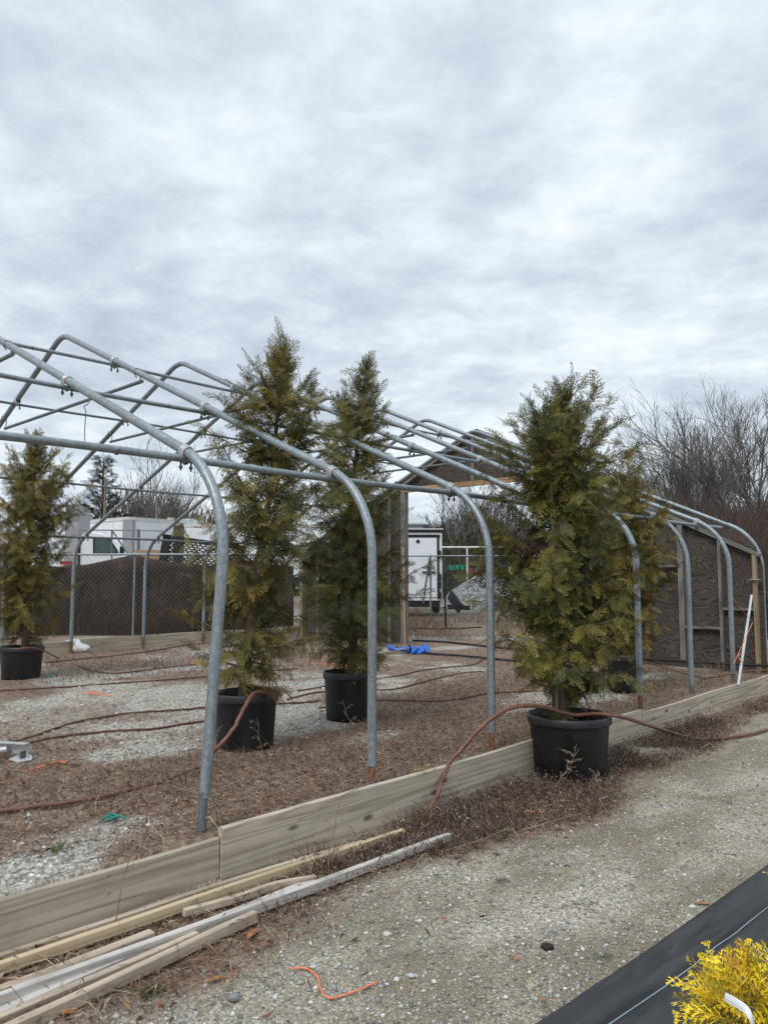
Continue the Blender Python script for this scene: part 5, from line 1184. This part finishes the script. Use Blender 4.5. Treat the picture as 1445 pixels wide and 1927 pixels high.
# twine and ropes
def twine(name, pts, r, m, label, ends=0.0):
    P = spline(pts, 8); o = P[0].copy(); mb = MB(); mb.tube([p-o for p in P], r, 6)
    for e, dd in ((P[0], P[0]-P[1]), (P[-1], P[-1]-P[-2])):
        if ends:
            for k in range(6): d = dd.normalized()+Vector((random.gauss(0,.4), random.gauss(0,.4), random.gauss(0,.15))); mb.tube([e-o, e-o+d*ends], [r*.5, r*.2], 4)
    return tag(mb.build(name, m, None, tuple(o)), label, 'twine')
twine('orange_twine', [(-0.344, 3.075, 0.012), (-0.294, 3.079, 0.008), (-0.25, 3.02, 0.008), (-0.229, 2.931, 0.008), (-0.194, 2.874, 0.008), (-0.12, 2.909, 0.008), (-0.03, 2.971, 0.012)], .0038, M['orange'], 'short bent piece of orange twine lying on the gravel drive', .012)
tz = MB(); q0 = Vector((4.389, 9.5, 0.481)); o0 = q0.copy()
tz.tube([Vector((4.016, 8.95, 1.274))-o0, Vector((4.345, 9.2, 0.986))-o0], .003, 5); tz.tube([Vector((4.528, 9.55, 0.94))-o0, Vector((4.376, 9.45, 0.735))-o0, Vector((4.216, 9.3, 0.565))-o0, Vector((4.117, 9.2, 0.476))-o0], .004, 6)
for k in range(5): tz.tube([Vector((4.216, 9.3, 0.565))-o0, Vector((4.216, 9.3, 0.565))-o0+Vector((random.uniform(-.03,.09), random.uniform(-.03,.03), random.uniform(-.12,.03)))], .0035, 5)
tag(tz.build('orange_twine', M['orange'], None, tuple(o0)), 'orange twine tied between the seventh leg and the slanted white pipe', 'twine')
twine('orange_twine', [(-2.296, 5.157, 0.25), (-2.233, 5.236, 0.255), (-2.215, 5.361, 0.25), (-2.142, 5.316, 0.25)], .006, M['orange'], 'orange twine snarl beside the grey metal bracket', .03)
for k, (x, y, lab) in enumerate(((175,1306,'frayed orange twine on pale gravel behind the pair of dark red hoses'), (365,1246,'frayed orange twine on the ground just left of the first leg near the far baseboard'), (622,1250,'frayed orange twine on the ground behind the middle pot'))):
    mb = MB(); rr = random.Random(k); p = Vector((*({175:(-3.123, 8.396, 0.25), 365:(-2.805, 11.507, 0.25), 622:(-0.769, 11.229, 0.25)}[x])[:2], .25))
    for i in range(7): mb.tube(spline([(rr.gauss(0,.03), rr.gauss(0,.03), .008), (rr.gauss(0,.08), rr.gauss(0,.08), .015), (rr.gauss(0,.14), rr.gauss(0,.14), .006)], 4), .0022, 4)
    tag(mb.build('orange_twine', M['orange'], None, tuple(p)), lab, 'twine')
rp = Vector((-2.199, 5.6, 2.816)); mb = MB()
mb.tube(spline([(.0,0,.05), (.02,.01,.0), (.012,0,-.04), (-.02,.01,-.06), (.0,0,-.10), (-.004,0,-.22), (0,0,-.36)], 6), .004, 5); tag(mb.build('hanging_rope', M['purple'], None, tuple(rp)), 'faded rope hanging from the collar tie at the left', 'rope')
rp = Vector((-2.532, 10.2, 2.923)); mb = MB(); mb.tube([(0,0,.35), (.01,0,.1), (0,0,-.1), (.01,0,-.34)], .004, 5); mb.tube([(-.04,0,-.02), (.05,0,-.04)], .004, 5); tag(mb.build('hanging_rope', M['purple'], None, tuple(rp)), 'thin knotted rope hanging beside the first leg against the sky', 'rope')
# pale twigs lying on the heap of weeds
for pts, r, lab in (([(0.775, 4.409, 0.1), (0.915, 4.442, 0.13), (1.179, 4.718, 0.1)], .0035, 'longest pale twig lying across the heap of dead weeds left of the big pot'),
  ([(0.776, 4.418, 0.08), (0.968, 4.413, 0.09), (1.187, 4.633, 0.05)], .0028, 'lower pale twig beside the longest one on the heap of dead weeds'),
  ([(0.337, 4.296, 0.03), (0.534, 4.374, 0.06), (0.715, 4.496, 0.09)], .0026, 'pale twig slanting up from the end of the bleached strip into the weeds'),
  ([(2.748, 6.831, 0.02), (2.844, 6.86, 0.05), (2.86, 6.748, 0.02)], .006, 'short forked grey stick on the weed mat right of the big pot'),
  ([(-1.37, 4.816, 0.26), (-1.15, 4.59, 0.27), (-0.993, 4.579, 0.27)], .003, 'pale twig lying on the litter just left of the first leg'),
  ([(-0.441, 4.046, 0.26), (-0.246, 4.438, 0.27), (-0.072, 4.777, 0.27)], .003, 'pale twig lying between the first and second legs behind the long baseboard')):
    P = spline(pts, 6); o = P[0].copy(); mb = MB(); mb.tube([p-o for p in P], [r*(1-.5*i/len(P)) for i in range(len(P))], 6)
    tag(mb.build('twig', M['stake'], None, tuple(o)), lab, 'twig', 'pale twigs on the weeds')
# scraps of teal ribbon
for k, (p, lab) in enumerate((((-1.417, 4.14, 0.25), 'crumpled teal ribbon on the litter left of the first leg'), ((-4.225, 9.86, 0.25), 'small teal scrap beside the leftmost pot'))):
    mb = MB(); rr = random.Random(k+3)
    for i in range(5 if k == 0 else 3): mb.tube(spline([(rr.gauss(0,.035), rr.gauss(0,.03), .006), (rr.gauss(0,.035), rr.gauss(0,.03), .02), (rr.gauss(0,.03), rr.gauss(0,.03), .01)], 4), .0055, 5)
    tag(mb.build('ribbon_scrap', M['teal'], None, (p[0], p[1], .24)), lab, 'ribbon')
# fallen oak leaves
def oak(loc, L_, rz, label, seed, m='oak'):
    rr = random.Random(seed); mb = MB(); up = []; lo = []
    pr = [(0,.01),(.1,.06),(.2,.10),(.27,.24),(.33,.10),(.43,.12),(.52,.34),(.6,.14),(.68,.14),(.78,.30),(.84,.12),(.92,.10),(1,.01)]
    for sgn, lst in ((1, up), (-1, lo)):
        for x, y in pr: lst.append((L_*x, sgn*L_*y*rr.uniform(.8,1.1), L_*(.18*y*abs(math.sin(x*6))+.05*math.sin(x*5))+.005))
    k = len(pr); mid = [(L_*x, 0, L_*.04*math.sin(x*4)+.004) for x, _ in pr]
    mb.add(up+mid+lo, [(i, i+1, k+i+1, k+i) for i in range(k-1)]+[(k+i, k+i+1, 2*k+i+1, 2*k+i) for i in range(k-1)], sm=False)
    mb.tube([(-L_*.3, .002, .006), (0,0,.006)], .0014, 4)
    o = mb.build('oak_leaf', M[m], None, loc, rz); return tag(o, label, 'leaf', 'fallen oak leaves')
oak((-0.563, 3.317, 0.004), .115, R(80), 'largest fallen oak leaf, orange brown, beside the end of the cream wood strip', 1)
oak((0.872, 4.954, 0.03), .09, R(20), 'tan oak leaf caught on top of the heap of dead weeds', 2)
oak((1.435, 3.663, 0.004), .06, R(10), 'oak leaf lying against the edge of the black fabric', 3)
oak((-0.653, 2.983, 0.004), .07, R(40), 'flat brown oak leaf below the cream wood strip', 4)
oak((0.008, 4.5, 0.004), .07, R(60), 'oak leaf near the end of the yellow wood strip', 5)
oak((0.564, 2.847, 0.004), .035, R(100), 'small orange leaf fragment on the drive near the lower end of the fabric edge', 6)
oak((0.548, 3.162, 0.004), .04, R(190), 'small orange leaf fragment on the drive above the lower end of the fabric edge', 7)
oak((-1.137, 2.764, 0.01), .08, R(15), 'pale brown leaf under the front wood strip in the lower left corner', 8)
# cedar sprigs dropped on the drive
for k, (p, rz, s, lab) in enumerate((((0.812, 3.149, 0.006), .4, .11, 'dropped green conifer sprig on the drive near the fabric edge'), ((0.278, 3.956, 0.006), 2.2, .14, 'dropped green conifer sprig beside the weed mat on the drive'), ((0.527, 3.91, 0.006), .2, .11, 'fainter green conifer sprig right of the one beside the weed mat'), ((1.178, 3.826, 0.006), 1.2, .08, 'tiny green conifer sprig on the pale patch of the drive'))):
    v, f = FRONDS[k]; o = big_mesh('conifer_sprig', v*s, f, M['leaf'], np.repeat(np.array([(.085,.095,.03)]), len(v), 0), loc=(p[0], p[1], .022), rz=rz); tag(o, lab, 'conifer sprig', 'green sprigs dropped on the drive')
# one dark clod and a few bigger pale stones
def rock(loc, s, c, label, seed, name='stone'):
    rr = np.random.default_rng(seed); n1, n2 = 10, 6; V = []
    for j in range(n2+1):
        for i in range(n1):
            th = math.pi*j/n2; an = 6.2832*i/n1; k = 1+rr.uniform(-.16,.16); V.append((s*k*math.sin(th)*math.cos(an)*1.2, s*k*math.sin(th)*math.sin(an), s*.6*math.cos(th)*k))
    F = np.array([(j*n1+i, (j+1)*n1+i, (j+1)*n1+(i+1) % n1, j*n1+(i+1) % n1) for j in range(n2) for i in range(n1)])
    o = big_mesh(name, np.array(V), F, M['stone'], np.repeat(np.array([c]), len(V), 0), loc=(loc[0], loc[1], loc[2]+s*.3)); return tag(o, label, name, 'bigger stones on the drive' if name == 'stone' else None)
rock((0.662, 3.257, 0.0), .022, (.03,.027,.022), 'dark clod of earth on the drive left of the fabric', 1, 'clod')
for k, (x, lab) in enumerate((((0.012, 3.373, 0.0), 'white stone on the drive above the orange twine'), ((0.417, 3.972, 0.0), 'pale flat stone on the drive right of the weed mat'), ((1.403, 3.645, 0.0), 'white stone touching the fabric edge beside a leaf'), ((-0.536, 2.883, 0.0), 'grey stone on the drive below the strips'), ((1.083, 4.006, 0.0), 'small white stone at the start of the pale patch of the drive'), ((0.718, 3.498, 0.0), 'white stone above the dark clod'), ((0.95, 5.796, 0.0), 'yellowish stone at the foot of the long baseboard left of the big pot'), ((1.037, 5.87, 0.0), 'grey stone at the foot of the long baseboard next to the big pot'), ((-0.271, 3.1, 0.0), 'pale stone beside the bend of the orange twine'), ((0.105, 3.036, 0.0), 'bluish white stone right of the orange twine'))):
    rock(x, (.016,.016,.014,.02,.011,.012,.022,.022,.014,.013)[k], [(.5,.49,.46),(.42,.41,.38),(.55,.55,.53),(.22,.225,.23),(.5,.5,.48),(.52,.51,.48),(.36,.29,.18),(.28,.28,.27),(.45,.45,.45),(.42,.45,.46)][k], lab, 10+k)

# ================================================================== SKY, SUN, CAMERA
w = bpy.data.worlds.new('World'); SC.world = w; w.use_nodes = True; nt = w.node_tree; n = N(nt)
bg = nt.nodes['Background']; out = nt.nodes['World Output']
sky = nt.nodes.new('ShaderNodeTexSky'); sky.sky_type = 'NISHITA'; sky.sun_disc = False; sky.sun_elevation = R(48); sky.sun_rotation = R(215)
L(nt, sky.outputs[0], bg.inputs['Color']); bg.inputs['Strength'].default_value = .08
tc = nt.nodes.new('ShaderNodeTexCoord'); sp = nt.nodes.new('ShaderNodeSeparateXYZ'); L(nt, tc.outputs['Generated'], sp.inputs[0])
zz = n.math('ADD', n.math('MAXIMUM', sp.outputs[2], 0.0), .16)
cb = nt.nodes.new('ShaderNodeCombineXYZ'); L(nt, n.math('DIVIDE', sp.outputs[0], zz), cb.inputs[0]); L(nt, n.math('DIVIDE', sp.outputs[1], zz), cb.inputs[1])
def cmap(loc, sc=(1,1,1)):
    m_ = nt.nodes.new('ShaderNodeMapping'); L(nt, cb.outputs[0], m_.inputs[0]); m_.inputs['Location'].default_value = loc; m_.inputs['Scale'].default_value = sc; return m_.outputs[0]
c1 = n.noise(cmap((3.2, 1.4, 0)), .95, 3, .5, .1); c2 = n.noise(cmap((7.7, 4.0, 0)), 3.5, 5, .54, .1); c3 = n.noise(cmap((1.0, 9.0, 0)), 6.4, 8, .62, .25)
t = n.math('ADD', n.math('ADD', n.math('MULTIPLY', c1, .40), n.math('MULTIPLY', c2, .34)), n.math('MULTIPLY', c3, .26))
col = n.ramp(t, [(.38, (.47,.53,.615)), (.45, (.56,.63,.715)), (.505, (.65,.725,.795)), (.56, (.755,.825,.875)), (.62, (.87,.91,.94))])
zen = nt.nodes.new('ShaderNodeMapRange'); L(nt, sp.outputs[2], zen.inputs[0]); zen.inputs[1].default_value = .66; zen.inputs[2].default_value = 1.0; zen.inputs[3].default_value = 1.0; zen.inputs[4].default_value = 1.9
bg2 = nt.nodes.new('ShaderNodeBackground'); L(nt, col, bg2.inputs['Color']); L(nt, zen.outputs[0], bg2.inputs['Strength'])
mx = nt.nodes.new('ShaderNodeMixShader'); mx.inputs[0].default_value = .93; L(nt, bg.outputs[0], mx.inputs[1]); L(nt, bg2.outputs[0], mx.inputs[2]); L(nt, mx.outputs[0], out.inputs['Surface'])
sl = bpy.data.lights.new('sun', 'SUN'); sl.energy = 1.4; sl.angle = R(16); sl.color = (1.0, .965, .92); so_ = bpy.data.objects.new('sun', sl); COL.objects.link(so_)
d = Vector((math.sin(R(215))*math.cos(R(48)), math.cos(R(215))*math.cos(R(48)), math.sin(R(48)))); so_.rotation_euler = d.to_track_quat('Z', 'Y').to_euler()
cam = bpy.data.cameras.new('camera'); co = bpy.data.objects.new('camera', cam); COL.objects.link(co)
co.location = (0, 0, EYE); co.rotation_euler = (R(90+4.84), 0, 0); cam.sensor_fit = 'VERTICAL'; cam.sensor_height = 36; cam.lens = 36*1448/1927; cam.clip_end = 2000; cam.clip_start = .05
SC.camera = co
vs = SC.view_settings; vs.view_transform = 'Standard'; vs.look = 'None'; vs.exposure = .25; vs.gamma = 1; vs.use_curve_mapping = False
SC.cycles.max_bounces = 6; SC.render.use_persistent_data = False; SC.cycles.transparent_max_bounces = 6
